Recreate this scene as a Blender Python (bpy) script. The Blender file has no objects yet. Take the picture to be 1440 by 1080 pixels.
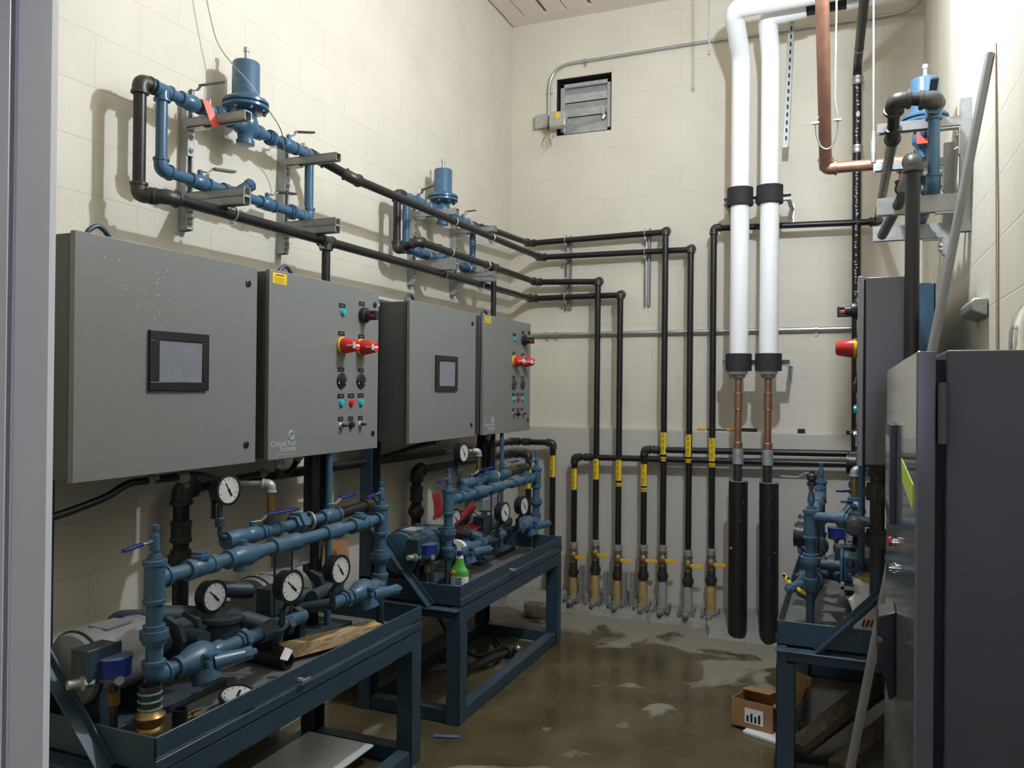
import bpy, bmesh, math, random
from mathutils import Vector, Matrix
random.seed(7)
PI = math.pi
V = Vector
COL = bpy.context.scene.collection

# ------------------------------------------------------------------ materials
def new_mat(name):
    m = bpy.data.materials.new(name); m.use_nodes = True
    nt = m.node_tree
    return m, nt, nt.nodes['Principled BSDF']

def mat(name, col, rough=0.5, metal=0.0, var=0.12, vscale=14.0, bump=0.0, bscale=60.0, rvar=0.1, dust=0.0, dustcol=(.16, .15, .13)):
    """paint / metal with slight mottling, roughness variation, optional fine bump and dust on up-facing surfaces"""
    m, nt, b = new_mat(name)
    N = nt.nodes; L = nt.links
    tc = N.new('ShaderNodeTexCoord')
    nz = N.new('ShaderNodeTexNoise'); nz.inputs['Scale'].default_value = vscale; nz.inputs['Detail'].default_value = 5
    L.new(tc.outputs['Object'], nz.inputs['Vector'])
    mx = N.new('ShaderNodeMix'); mx.data_type = 'RGBA'
    lo = [max(0, c * (1 - var)) for c in col] + [1]; hi = [min(1, c * (1 + var)) for c in col] + [1]
    mx.inputs['A'].default_value = lo; mx.inputs['B'].default_value = hi
    L.new(nz.outputs['Fac'], mx.inputs['Factor'])
    out = mx.outputs['Result']
    if dust > 0:
        ge = N.new('ShaderNodeNewGeometry'); sp = N.new('ShaderNodeSeparateXYZ'); L.new(ge.outputs['Normal'], sp.inputs[0])
        mr = N.new('ShaderNodeMapRange'); mr.inputs['From Min'].default_value = .35; mr.inputs['From Max'].default_value = 1.0
        mr.inputs['To Max'].default_value = dust
        L.new(sp.outputs['Z'], mr.inputs['Value'])
        n3 = N.new('ShaderNodeTexNoise'); n3.inputs['Scale'].default_value = 9; n3.inputs['Detail'].default_value = 6
        L.new(tc.outputs['Object'], n3.inputs['Vector'])
        mu = N.new('ShaderNodeMath'); mu.operation = 'MULTIPLY'
        L.new(mr.outputs[0], mu.inputs[0]); L.new(n3.outputs['Fac'], mu.inputs[1])
        m2 = N.new('ShaderNodeMix'); m2.data_type = 'RGBA'; L.new(mu.outputs[0], m2.inputs['Factor'])
        L.new(out, m2.inputs['A']); m2.inputs['B'].default_value = list(dustcol) + [1]
        out = m2.outputs['Result']
    L.new(out, b.inputs['Base Color'])
    r = N.new('ShaderNodeMapRange'); r.inputs['To Min'].default_value = max(.03, rough - rvar); r.inputs['To Max'].default_value = min(1, rough + rvar)
    L.new(nz.outputs['Fac'], r.inputs['Value']); L.new(r.outputs[0], b.inputs['Roughness'])
    b.inputs['Metallic'].default_value = metal
    if bump > 0:
        n2 = N.new('ShaderNodeTexNoise'); n2.inputs['Scale'].default_value = bscale; n2.inputs['Detail'].default_value = 4
        L.new(tc.outputs['Object'], n2.inputs['Vector'])
        bp = N.new('ShaderNodeBump'); bp.inputs['Strength'].default_value = bump; bp.inputs['Distance'].default_value = .004
        L.new(n2.outputs['Fac'], bp.inputs['Height']); L.new(bp.outputs[0], b.inputs['Normal'])
    return m

def block_mat(name, col, axis, off=0.0, bumps=0.5):
    """painted concrete block, 8 x 16 inch running bond"""
    m, nt, b = new_mat(name); N = nt.nodes; L = nt.links
    ge = N.new('ShaderNodeNewGeometry'); sp = N.new('ShaderNodeSeparateXYZ'); L.new(ge.outputs['Position'], sp.inputs[0])
    ad = N.new('ShaderNodeMath'); ad.operation = 'ADD'; ad.inputs[1].default_value = off
    L.new(sp.outputs[axis], ad.inputs[0])
    cb = N.new('ShaderNodeCombineXYZ'); L.new(ad.outputs[0], cb.inputs['X']); L.new(sp.outputs['Z'], cb.inputs['Y'])
    br = N.new('ShaderNodeTexBrick'); br.offset = .5; br.squash = 1
    L.new(cb.outputs[0], br.inputs['Vector'])
    br.inputs['Scale'].default_value = 1; br.inputs['Brick Width'].default_value = .4064; br.inputs['Row Height'].default_value = .2032
    br.inputs['Mortar Size'].default_value = .0035; br.inputs['Mortar Smooth'].default_value = .6; br.inputs['Bias'].default_value = 0
    c1 = list(col) + [1]; c2 = [c * .985 for c in col] + [1]
    br.inputs['Color1'].default_value = c1; br.inputs['Color2'].default_value = c2
    br.inputs['Mortar'].default_value = [col[0] * .93, col[1] * .92, col[2] * .88, 1]
    nz = N.new('ShaderNodeTexNoise'); nz.inputs['Scale'].default_value = 2.2; nz.inputs['Detail'].default_value = 6
    L.new(ge.outputs['Position'], nz.inputs['Vector'])
    rp = N.new('ShaderNodeMapRange'); rp.inputs['From Min'].default_value = .3; rp.inputs['From Max'].default_value = .7
    rp.inputs['To Min'].default_value = .93; rp.inputs['To Max'].default_value = 1.03; L.new(nz.outputs['Fac'], rp.inputs['Value'])
    mu = N.new('ShaderNodeMix'); mu.data_type = 'RGBA'; mu.blend_type = 'MULTIPLY'; mu.inputs['Factor'].default_value = 1
    L.new(br.outputs['Color'], mu.inputs['A']); cc = N.new('ShaderNodeCombineXYZ')
    for i in range(3): L.new(rp.outputs[0], cc.inputs[i])
    L.new(cc.outputs[0], mu.inputs['B']); L.new(mu.outputs['Result'], b.inputs['Base Color'])
    b.inputs['Roughness'].default_value = .62
    n2 = N.new('ShaderNodeTexNoise'); n2.inputs['Scale'].default_value = 70; n2.inputs['Detail'].default_value = 5
    L.new(ge.outputs['Position'], n2.inputs['Vector'])
    b1 = N.new('ShaderNodeBump'); b1.inputs['Strength'].default_value = .35; b1.inputs['Distance'].default_value = .003
    L.new(n2.outputs['Fac'], b1.inputs['Height'])
    b2 = N.new('ShaderNodeBump'); b2.invert = True; b2.inputs['Strength'].default_value = bumps; b2.inputs['Distance'].default_value = .006
    L.new(br.outputs['Fac'], b2.inputs['Height']); L.new(b1.outputs[0], b2.inputs['Normal']); L.new(b2.outputs[0], b.inputs['Normal'])
    return m

def floor_mat():
    m, nt, b = new_mat('wet_concrete'); N = nt.nodes; L = nt.links
    ge = N.new('ShaderNodeNewGeometry')
    def noise(s, d=6, dist=0):
        n = N.new('ShaderNodeTexNoise'); n.inputs['Scale'].default_value = s; n.inputs['Detail'].default_value = d
        n.inputs['Distortion'].default_value = dist; L.new(ge.outputs['Position'], n.inputs['Vector']); return n
    def ramp(src, a, b_, ca, cb):
        r = N.new('ShaderNodeValToRGB'); e = r.color_ramp.elements
        e[0].position = a; e[1].position = b_; e[0].color = list(ca) + [1]; e[1].color = list(cb) + [1]
        L.new(src, r.inputs[0]); return r
    base = ramp(noise(3.2, 8).outputs['Fac'], .3, .7, (.060, .046, .022), (.120, .094, .048))
    # dry pale patches: more of them near the back wall
    sp = N.new('ShaderNodeSeparateXYZ'); L.new(ge.outputs['Position'], sp.inputs[0])
    mr = N.new('ShaderNodeMapRange'); mr.inputs['From Min'].default_value = 5.0; mr.inputs['From Max'].default_value = 5.95
    mr.inputs['To Min'].default_value = 0; mr.inputs['To Max'].default_value = .26; L.new(sp.outputs['Y'], mr.inputs['Value'])
    ad = N.new('ShaderNodeMath'); ad.operation = 'ADD'; L.new(noise(1.9, 9, .8).outputs['Fac'], ad.inputs[0]); L.new(mr.outputs[0], ad.inputs[1])
    dry = ramp(ad.outputs[0], .60, .645, (0, 0, 0), (1, 1, 1))
    mx = N.new('ShaderNodeMix'); mx.data_type = 'RGBA'; L.new(dry.outputs[0], mx.inputs['Factor'])
    L.new(base.outputs[0], mx.inputs['A']); mx.inputs['B'].default_value = (.235, .215, .165, 1)
    L.new(mx.outputs['Result'], b.inputs['Base Color'])
    r = N.new('ShaderNodeMapRange'); r.inputs['To Min'].default_value = .10; r.inputs['To Max'].default_value = .70
    L.new(dry.outputs[0], r.inputs['Value'])
    n5 = noise(5, 4); a2 = N.new('ShaderNodeMath'); a2.operation = 'MULTIPLY_ADD'; a2.inputs[1].default_value = .18
    L.new(n5.outputs['Fac'], a2.inputs[0]); L.new(r.outputs[0], a2.inputs[2]); L.new(a2.outputs[0], b.inputs['Roughness'])
    bp = N.new('ShaderNodeBump'); bp.inputs['Strength'].default_value = .15; bp.inputs['Distance'].default_value = .004
    L.new(noise(28, 5).outputs['Fac'], bp.inputs['Height']); L.new(bp.outputs[0], b.inputs['Normal'])
    return m

def wood_mat(name, a, b_):
    m, nt, b = new_mat(name); N = nt.nodes; L = nt.links
    tc = N.new('ShaderNodeTexCoord'); mp = N.new('ShaderNodeMapping'); mp.inputs['Scale'].default_value = (14, 1.2, 14)
    L.new(tc.outputs['Object'], mp.inputs[0]); n = N.new('ShaderNodeTexNoise'); n.inputs['Scale'].default_value = 3; n.inputs['Detail'].default_value = 7
    n.inputs['Distortion'].default_value = 1.2
    L.new(mp.outputs[0], n.inputs['Vector']); r = N.new('ShaderNodeValToRGB'); e = r.color_ramp.elements
    e[0].position = .38; e[1].position = .62; e[0].color = list(a) + [1]; e[1].color = list(b_) + [1]
    L.new(n.outputs['Fac'], r.inputs[0]); L.new(r.outputs[0], b.inputs['Base Color']); b.inputs['Roughness'].default_value = .7
    return m

CREAM = (.665, .61, .50)
M = {}
M['block_x'] = block_mat('cream_block_left', CREAM, 'Y', .028, .3)
M['block_r'] = block_mat('cream_block_right', (.665, .615, .495), 'Y', .028, .3)
M['block_y'] = block_mat('cream_block_back', CREAM, 'X', .22, .2)
M['lower'] = mat('grey_beige_concrete_paint', (.51, .48, .415), .7, var=.08, vscale=2.5, bump=.3, bscale=40)
M['rough_conc'] = mat('rough_concrete', (.26, .25, .22), .85, var=.35, vscale=25, bump=1, bscale=50)
M['floor'] = floor_mat()
M['deck'] = mat('fibre_deck', (.80, .70, .60), .9, var=.2, vscale=60, bump=1, bscale=90)
M['deck_dark'] = mat('deck_gap', (.10, .08, .06), .9)
M['blackpipe'] = mat('black_pipe', (.022, .021, .022), .33, .35, var=.3, vscale=20, dust=.35, dustcol=(.12, .11, .10))
M['fitting'] = mat('malleable_iron', (.060, .054, .050), .42, .55, var=.3, vscale=40, bump=.25, bscale=120)
M['blue'] = mat('blue_enamel', (.050, .120, .200), .24, var=.15, vscale=12)
M['blue_dusty'] = mat('blue_enamel_dusty', (.045, .108, .170), .34, var=.3, vscale=12, dust=.5, dustcol=(.15, .16, .16))
M['blue_dirty'] = mat('blue_grimy_castings', (.026, .050, .070), .5, var=.5, vscale=14, dust=.75, dustcol=(.11, .105, .095))
M['stand'] = mat('blue_grey_stand_paint', (.028, .058, .084), .36, var=.3, vscale=8, dust=.35, dustcol=(.12, .13, .13))
M['tray'] = mat('dirty_tray', (.080, .083, .082), .6, var=.7, vscale=5, dust=.95, dustcol=(.24, .23, .21))
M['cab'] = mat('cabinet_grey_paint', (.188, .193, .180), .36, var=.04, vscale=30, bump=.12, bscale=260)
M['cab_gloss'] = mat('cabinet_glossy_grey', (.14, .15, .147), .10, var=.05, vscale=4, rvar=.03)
M['cab_side'] = mat('cabinet_grey_shaded', (.085, .086, .080), .30, var=.03, vscale=30, rvar=0, bump=.05, bscale=240)  # the doors' grey darkened, so the colour carries the shade of the sides
M['cab_side_matt'] = mat('cabinet_matt_shaded', (.085, .086, .084), .5, var=.05, vscale=30, bump=.15, bscale=240)  # tall cabinet's side, its shade likewise put into the grey
M['seal'] = mat('black_seal', (.012, .012, .012), .7)
M['black'] = mat('black_plastic', (.014, .014, .015), .38, rvar=.05)
M['rubber'] = mat('black_foam', (.018, .019, .021), .8)
M['screen'] = mat('dark_screen', (.20, .205, .23), .15, var=.15, vscale=20, rvar=.05)
M['galv'] = mat('galvanised', (.50, .51, .50), .38, .8, var=.2, vscale=35)
M['galv_dull'] = mat('dull_strut', (.38, .38, .365), .5, .5, var=.25, vscale=30)
M['chrome'] = mat('chrome', (.75, .75, .74), .12, 1, var=.05, rvar=.05)
M['white_ins'] = mat('white_jacket', (.84, .84, .83), .32, var=.015, vscale=6)
M['copper'] = mat('copper', (.55, .30, .20), .34, .8, var=.25, vscale=9)
M['copper_dk'] = mat('aged_copper', (.30, .155, .10), .42, .6, var=.4, vscale=16)
M['brass'] = mat('brass', (.50, .35, .13), .35, .9, var=.3, vscale=40)
M['brass_dk'] = mat('dull_bronze', (.30, .19, .07), .38, .8, var=.45, vscale=25)
M['yellow'] = mat('yellow_label', (.80, .55, .02), .45, var=.05)
M['yellow_tape'] = mat('yellow_tape', (.82, .56, .03), .4, var=.1)
M['orange'] = mat('orange_grip', (.80, .42, .02), .4, var=.1)
M['rust'] = mat('yellowed_wrap', (.36, .25, .09), .6, var=.55, vscale=18, bump=.4)
M['red'] = mat('red_plastic', (.55, .025, .02), .3, var=.08)
M['redtag'] = mat('red_tag', (.80, .10, .06), .5, var=.08)
M['redcloth'] = mat('red_cloth', (.24, .012, .016), .8, var=.3, bump=.6)
M['green'] = mat('teal_lens', (.02, .42, .44), .25, var=.08)
M['bluehandle'] = mat('blue_vinyl', (.015, .028, .16), .35, var=.15)
M['white'] = mat('white_print', (.80, .80, .80), .5, var=.02)
M['paleprint'] = mat('pale_print', (.44, .46, .455), .5, var=.02)
M['dimprint'] = mat('dim_print', (.16, .165, .165), .5, var=.02)
M['dial'] = mat('gauge_dial', (.55, .55, .52), .4, var=.08)
M['ink'] = mat('black_ink', (.01, .01, .01), .5)
M['motor_grey'] = mat('motor_grey', (.23, .23, .22), .42, var=.2, vscale=15, dust=.6, dustcol=(.27, .26, .24))
M['wood'] = wood_mat('raw_lumber', (.36, .22, .09), (.62, .45, .24))
M['wood_dk'] = wood_mat('old_lumber', (.11, .082, .055), (.21, .16, .11))
M['card'] = mat('cardboard', (.34, .18, .075), .8, var=.15, vscale=10)
M['card_in'] = mat('cardboard_inside', (.24, .13, .05), .8, var=.15)
M['frame_paint'] = mat('lilac_grey_frame', (.80, .79, .83), .45, var=.03, vscale=4)
M['hall_wall'] = mat('hall_wall_paint', (.16, .16, .165), .8, var=.05)
M['grey_tube'] = mat('dull_grey_tube', (.24, .245, .245), .5, .3, var=.15)
M['foil'] = mat('vent_aluminium', (.47, .48, .48), .45, .6, var=.25, vscale=30, bump=.4, bscale=60)
M['bag'] = mat('clear_bag', (.62, .62, .60), .25, var=.25, vscale=12, bump=1, bscale=18)
M['bottle_g'] = mat('green_label', (.09, .33, .05), .35, var=.45, vscale=18)
M['bottle_w'] = mat('white_bottle', (.75, .76, .74), .3, var=.05)
M['lime'] = mat('lime_tag', (.50, .72, .06), .5, var=.05)
M['tealpaint'] = mat('verdigris', (.10, .20, .18), .6, var=.8, vscale=40)
M['greybox'] = mat('grey_box', (.22, .23, .23), .5, var=.15)
M['splashed'] = mat('cement_splashed_metal', (.24, .23, .21), .6, .3, var=.6, vscale=35, bump=.8, bscale=70)
def speckled():
    m, nt, b = new_mat('paint_spotted_black'); N = nt.nodes; L = nt.links
    ge = N.new('ShaderNodeNewGeometry'); n = N.new('ShaderNodeTexNoise'); n.inputs['Scale'].default_value = 34; n.inputs['Detail'].default_value = 3; n.inputs['Distortion'].default_value = .6
    L.new(ge.outputs['Position'], n.inputs['Vector']); r = N.new('ShaderNodeValToRGB'); e = r.color_ramp.elements
    e[0].position = .695; e[1].position = .715; e[0].color = (.012, .012, .012, 1); e[1].color = (.32, .32, .31, 1)
    L.new(n.outputs['Fac'], r.inputs[0]); L.new(r.outputs[0], b.inputs['Base Color']); b.inputs['Roughness'].default_value = .42
    return m
M['sleevemat'] = speckled()
M['redlever'] = mat('dark_red_lever', (.16, .05, .05), .4, .4, var=.2)

# ------------------------------------------------------------------ mesh builder
ORIGIN = {}
class MB:
    def __init__(s): s.v = []; s.f = []; s.mi = []; s.m = 0
    def add(s, vs, fs):
        o = len(s.v); s.v += [tuple(v) for v in vs]
        for f in fs: s.f.append([i + o for i in f]); s.mi.append(s.m)
        return s
    def box(s, x0, x1, y0, y1, z0, z1):
        vs = [(x, y, z) for z in (z0, z1) for y in (y0, y1) for x in (x0, x1)]
        return s.add(vs, [(0, 2, 3, 1), (4, 5, 7, 6), (0, 1, 5, 4), (2, 6, 7, 3), (0, 4, 6, 2), (1, 3, 7, 5)])
    def bar(s, p0, p1, w, h, up=V((0, 0, 1))):
        p0 = V(p0); p1 = V(p1); d = (p1 - p0).normalized(); up = V(up)
        a = d.cross(up)
        if a.length < 1e-4: a = d.cross(V((1, 0, 0)))
        a.normalize(); b = a.cross(d).normalized()
        vs = []
        for p in (p0, p1):
            for (i, j) in ((-1, -1), (1, -1), (1, 1), (-1, 1)): vs.append(p + a * i * w / 2 + b * j * h / 2)
        return s.add(vs, [(0, 3, 2, 1), (4, 5, 6, 7), (0, 1, 5, 4), (1, 2, 6, 5), (2, 3, 7, 6), (3, 0, 4, 7)])
    def lathe(s, p, d, prof, n=20):
        p = V(p); d = V(d).normalized()
        a = d.cross(V((0, 0, 1)))
        if a.length < 1e-3: a = V((1, 0, 0))
        a.normalize(); b = d.cross(a)
        vs = []
        for (t, r) in prof:
            for k in range(n):
                an = 2 * PI * k / n
                vs.append(p + d * t + (a * math.cos(an) + b * math.sin(an)) * max(r, 1e-4))
        fs = []
        for i in range(len(prof) - 1):
            for k in range(n):
                k2 = (k + 1) % n
                fs.append((i * n + k, i * n + k2, (i + 1) * n + k2, (i + 1) * n + k))
        fs.append(tuple(range(n))[::-1]); e = (len(prof) - 1) * n; fs.append(tuple(range(e, e + n)))
        return s.add(vs, fs)
    def cyl(s, p0, p1, r, r1=None, n=18):
        p0 = V(p0); p1 = V(p1)
        return s.lathe(p0, p1 - p0, [(0, r), ((p1 - p0).length, r if r1 is None else r1)], n)
    def sph(s, p, r, n=16, sc=(1, 1, 1)):
        o = len(s.v); prof = [(-r * math.cos(PI * i / 8), r * math.sin(PI * i / 8)) for i in range(9)]
        s.lathe(p, (0, 0, 1), prof, n)
        if sc != (1, 1, 1):
            for i in range(o, len(s.v)):
                s.v[i] = tuple(p[k] + (s.v[i][k] - p[k]) * sc[k] for k in range(3))
        return s
    def tube(s, pts, r, n=12, bend=0.0, seg=6, closed=False):
        pts = [V(p) for p in pts]
        path = []
        for i, p in enumerate(pts):
            if 0 < i < len(pts) - 1 and bend > 0:
                a = (pts[i - 1] - p); b = (pts[i + 1] - p); la, lb = a.length, b.length
                a.normalize(); b.normalize(); t = min(bend, la * .49, lb * .49)
                q0 = p + a * t; q1 = p + b * t
                for k in range(seg + 1):
                    u = k / seg; path.append(q0 * (1 - u) ** 2 + p * 2 * u * (1 - u) + q1 * u * u)
            else: path.append(p)
        d0 = (path[1] - path[0]).normalized(); a = d0.cross(V((0, 0, 1)))
        if a.length < 1e-3: a = V((1, 0, 0))
        a.normalize(); vs = []
        for i, p in enumerate(path):
            if i == 0: d = path[1] - p
            elif i == len(path) - 1: d = p - path[i - 1]
            else: d = (path[i + 1] - p).normalized() + (p - path[i - 1]).normalized()
            d.normalize(); a = (a - d * a.dot(d)); a.normalize(); b = d.cross(a)
            rr = r[min(i, len(r) - 1)] if isinstance(r, (list, tuple)) else r
            for k in range(n):
                an = 2 * PI * k / n; vs.append(p + (a * math.cos(an) + b * math.sin(an)) * rr)
        fs = []
        for i in range(len(path) - 1):
            for k in range(n):
                k2 = (k + 1) % n; fs.append((i * n + k, i * n + k2, (i + 1) * n + k2, (i + 1) * n + k))
        if not closed:
            fs.append(tuple(range(n))[::-1]); e = (len(path) - 1) * n; fs.append(tuple(range(e, e + n)))
        return s.add(vs, fs)
    def prism(s, poly, axis, a0, a1):
        """poly: list of 2D points in the two other axes (in x,y,z order)"""
        n = len(poly); vs = []
        for a in (a0, a1):
            for (u, w) in poly:
                vs.append({'x': (a, u, w), 'y': (u, a, w), 'z': (u, w, a)}[axis])
        fs = [tuple(range(n))[::-1], tuple(range(n, 2 * n))]
        for k in range(n): fs.append((k, (k + 1) % n, n + (k + 1) % n, n + k))
        return s.add(vs, fs)
    def ring(s, c, d, R, r, n=28, m=8, a0=0, a1=2 * PI):
        c = V(c); d = V(d).normalized(); a = d.cross(V((0, 0, 1)))
        if a.length < 1e-3: a = V((1, 0, 0))
        a.normalize(); b = d.cross(a)
        k = n if abs(a1 - a0 - 2 * PI) < 1e-6 else n
        pts = [c + (a * math.cos(a0 + (a1 - a0) * i / k) + b * math.sin(a0 + (a1 - a0) * i / k)) * R for i in range(k + 1)]
        return s.tube(pts, r, m)
    def build(s, name, mats, parent=None, bevel=0.0, smooth=True):
        if not isinstance(mats, (list, tuple)): mats = [mats]
        me = bpy.data.meshes.new(name)
        off = V((0, 0, 0))
        if parent is not None: off = ORIGIN[parent.name]
        me.from_pydata([tuple(V(v) - off) for v in s.v], [], s.f)
        for m in mats: me.materials.append(M[m] if isinstance(m, str) else m)
        me.polygons.foreach_set('material_index', s.mi)
        bm = bmesh.new(); bm.from_mesh(me); bmesh.ops.recalc_face_normals(bm, faces=bm.faces); bm.to_mesh(me); bm.free()
        if smooth:
            me.polygons.foreach_set('use_smooth', [True] * len(me.polygons)); me.set_sharp_from_angle(angle=math.radians(38))
        me.update()
        o = bpy.data.objects.new(name, me); COL.objects.link(o)
        if parent is not None: o.parent = parent
        ORIGIN[o.name] = off
        if bevel > 0:
            bv = o.modifiers.new('edge', 'BEVEL'); bv.width = bevel; bv.segments = 2; bv.limit_method = 'ANGLE'; bv.angle_limit = math.radians(50)
        return o

def text_mb(mb, txt, origin, ux, uy, size, depth=.0012):
    """solid lettering: ux reading direction, uy up direction"""
    cu = bpy.data.curves.new('t', 'FONT'); cu.body = txt; cu.size = size; cu.extrude = depth; cu.resolution_u = 2
    ob = bpy.data.objects.new('t', cu); COL.objects.link(ob)
    dg = bpy.context.evaluated_depsgraph_get(); dg.update()
    me = ob.evaluated_get(dg).to_mesh()
    ux = V(ux).normalized(); uy = V(uy).normalized(); uz = ux.cross(uy); o = V(origin)
    mb.add([o + ux * v.co.x + uy * v.co.y + uz * v.co.z for v in me.vertices], [tuple(p.vertices) for p in me.polygons])
    ob.evaluated_get(dg).to_mesh_clear()
    bpy.data.objects.remove(ob); bpy.data.curves.remove(cu)
    return mb

def thing(name, label, cat, loc, group=None):
    o = bpy.data.objects.new(name, None); COL.objects.link(o); o.location = loc; o.empty_display_size = .1
    o['label'] = label; o['category'] = cat
    if group: o['group'] = group
    ORIGIN[o.name] = V(loc); return o
def tag(o, label, cat, group=None):
    o['label'] = label; o['category'] = cat
    if group: o['group'] = group
    return o
def struct(o): o['kind'] = 'structure'; return o
def copy_tree(o, parent=None):
    c = o.copy(); COL.objects.link(c)
    if parent is not None: c.parent = parent
    for ch in list(o.children): copy_tree(ch, c)
    return c
def dup(root, label, dy=None, turn=None):
    """dy: shift along the wall; turn=(Xc,Yc): the same thing turned half round, on the other side of the room"""
    c = copy_tree(root); c['label'] = label
    if dy is not None: c.location.y += dy
    if turn is not None:
        l = root.location; c.location = (turn[0] - l.x, turn[1] - l.y, l.z); c.rotation_euler = (0, 0, PI)
    return c

# ------------------------------------------------------------------ pipe fittings
def elbow(p, d1, d2, r, parent, m='fitting', k=1.6, name='elbow'):
    p = V(p); d1 = V(d1).normalized(); d2 = V(d2).normalized(); b = MB()
    L = r * k * 1.35
    b.tube([p + d1 * L, p, p + d2 * L], r * 1.24, 16, bend=L * .95, seg=8)
    for d in (d1, d2): b.lathe(p + d * (L * .72), d, [(0, r * 1.28), (.002, r * 1.42), (r * .5, r * 1.42), (r * .5 + .002, r * 1.2)], 16)
    return b.build(name, m, parent)
def tee(p, ax, br, r, parent, m='fitting', name='tee', h=1.9):
    p = V(p); ax = V(ax).normalized(); br = V(br).normalized(); b = MB(); L = r * h
    b.cyl(p - ax * L, p + ax * L, r * 1.24, n=16); b.cyl(p, p + br * L, r * 1.24, n=16)
    for d in (ax, -ax, br): b.lathe(p + d * (L * .75), d, [(0, r * 1.28), (.002, r * 1.42), (L * .25, r * 1.42), (L * .25 + .002, r * 1.2)], 16)
    return b.build(name, m, parent)
def coupling(p, ax, r, parent, m='fitting', L=None, name='coupling', k=1.35):
    L = L or r * 2.4; p = V(p); ax = V(ax).normalized(); b = MB()
    b.lathe(p - ax * L / 2, ax, [(0, r * 1.15), (.002, r * k), (L * .2, r * k), (L * .24, r * (k - .1)), (L * .76, r * (k - .1)), (L * .8, r * k), (L - .002, r * k), (L, r * 1.15)], 16)
    return b.build(name, m, parent)
def union(p, ax, r, parent, m='blue', name='union', k=1.62):
    p = V(p); ax = V(ax).normalized(); b = MB()
    b.lathe(p - ax * r * 1.1, ax, [(0, r * 1.2), (.001, r * 1.35), (r * .6, r * 1.35), (r * .62, r * k), (r * 1.6, r * k), (r * 1.63, r * 1.3), (r * 2.2, r * 1.3), (r * 2.2 + .001, r * 1.1)], 8 if k > 1.7 else 20)
    return b.build(name, m, parent)
def seg(p0, p1, r, parent, m='blackpipe', name='pipe', n=18):
    b = MB(); b.cyl(p0, p1, r, n=n); return b.build(name, m, parent)
def pipe_run(name, label, cat, pts, r, group=None, pm='blackpipe', fm='fitting', cuts=(), skip_ends=True):
    """a run of straight pipes joined by an elbow at every corner"""
    pts = [V(p) for p in pts]; t = thing(name, label, cat, pts[-1], group)
    for i in range(len(pts) - 1): seg(pts[i], pts[i + 1], r, t, pm)
    for i in range(1, len(pts) - 1): elbow(pts[i], pts[i - 1] - pts[i], pts[i + 1] - pts[i], r, t, fm)
    return t
def ball_valve(p, ax, up, r, parent, m='blue', hm='galv_dull', hdir=None, hl=.15, k=1.5, grip=None):
    p = V(p); ax = V(ax).normalized(); up = V(up).normalized(); b = MB(); L = r * 2.6
    b.lathe(p - ax * L, ax, [(0, r * 1.15), (.001, r * 1.4), (r * .8, r * 1.4), (r * .85, r * 1.15), (r * 1.2, r * 1.3), (r * 1.9, r * k), (r * 3.3, r * k), (r * 4, r * 1.3), (r * 4.35, r * 1.15), (r * 4.4, r * 1.4), (r * 5.2 - .001, r * 1.4), (r * 5.2, r * 1.15)], 16)
    b.cyl(p + up * r, p + up * r * 2.05, r * .55, n=12); b.cyl(p + up * r * 2.05, p + up * r * 2.5, r * .3, n=8)
    v = b.build('ball_valve', m, parent)
    if hdir is not None:
        h = V(hdir).normalized(); q = p + up * r * 2.25; c = MB(); side = h.cross(up).normalized()
        c.bar(q - h * r * .5, q + h * .035, .020, .0035, up); c.bar(q + h * .035, q + h * .06 + up * .022, .020, .0035, up)
        c.m = 1; c.bar(q + h * .058 + up * .021, q + h * hl + up * .030, .030, .010, up)
        c.build('handle', [hm, grip or hm], v, bevel=.002)
    return v
def gauge(c, face, R, parent, stem=None, name='pressure_gauge', ang=-.7):
    c = V(c); f = V(face).normalized(); b = MB()
    b.lathe(c - f * .044, f, [(0, R * .9), (.004, R * .98), (.040, R * .98), (.041, R * 1.07), (.050, R * 1.07), (.051, R * .9), (.046, R * .88)], 28)
    if stem is not None: b.cyl(c - f * .016 - V((0, 0, 1)) * R * .9, V(stem), .007, n=8); b.cyl(c - f * .016 - V((0, 0, 1)) * (R + .012), c - f * .016 - V((0, 0, 1)) * (R * .8), .011, n=6)
    g = b.build(name, 'black', parent)
    d = MB(); side = V((0, 0, 1)).cross(f)
    if side.length < .01: side = V((1, 0, 0))
    side.normalize(); up = f.cross(side).normalized()
    d.cyl(c + f * .0015, c + f * .0045, R * .885, n=28); d.m = 1
    for k in range(11):
        a = math.radians(225 - 27 * k); u = side * math.cos(a) + up * math.sin(a)
        d.bar(c + f * .0052 + u * R * .68, c + f * .0052 + u * R * .80, R * (.05 if k % 2 else .03), .001, f)
    u = side * math.cos(ang) + up * math.sin(ang)
    d.bar(c + f * .0056 - u * R * .55, c + f * .0056 + u * R * .45, R * .07, .0015, f)
    d.bar(c + f * .0056 + u * R * .05, c + f * .0056 + u * R * .5, R * .14, .0015, f)
    d.cyl(c + f * .005, c + f * .008, R * .09, n=10)
    d.build('dial', ['dial', 'ink'], g)
    return g

# ================================================================== THE ROOM
XL, XR, YB, YF, ZC = -2.64, .44, 6.25, .50, 4.75
b = MB(); b.box(XL - .2, XR + .2, -3.2, YB + .2, -.1, 0); struct(b.build('floor', 'floor'))
b = MB(); b.box(XL - .2, XL, YF, YB + .2, 0, ZC + .2); struct(b.build('wall_left', 'block_x'))
b = MB(); b.box(XR, XR + .2, YF, YB + .2, 0, ZC + .2); struct(b.build('wall_right', 'block_r'))
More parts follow.
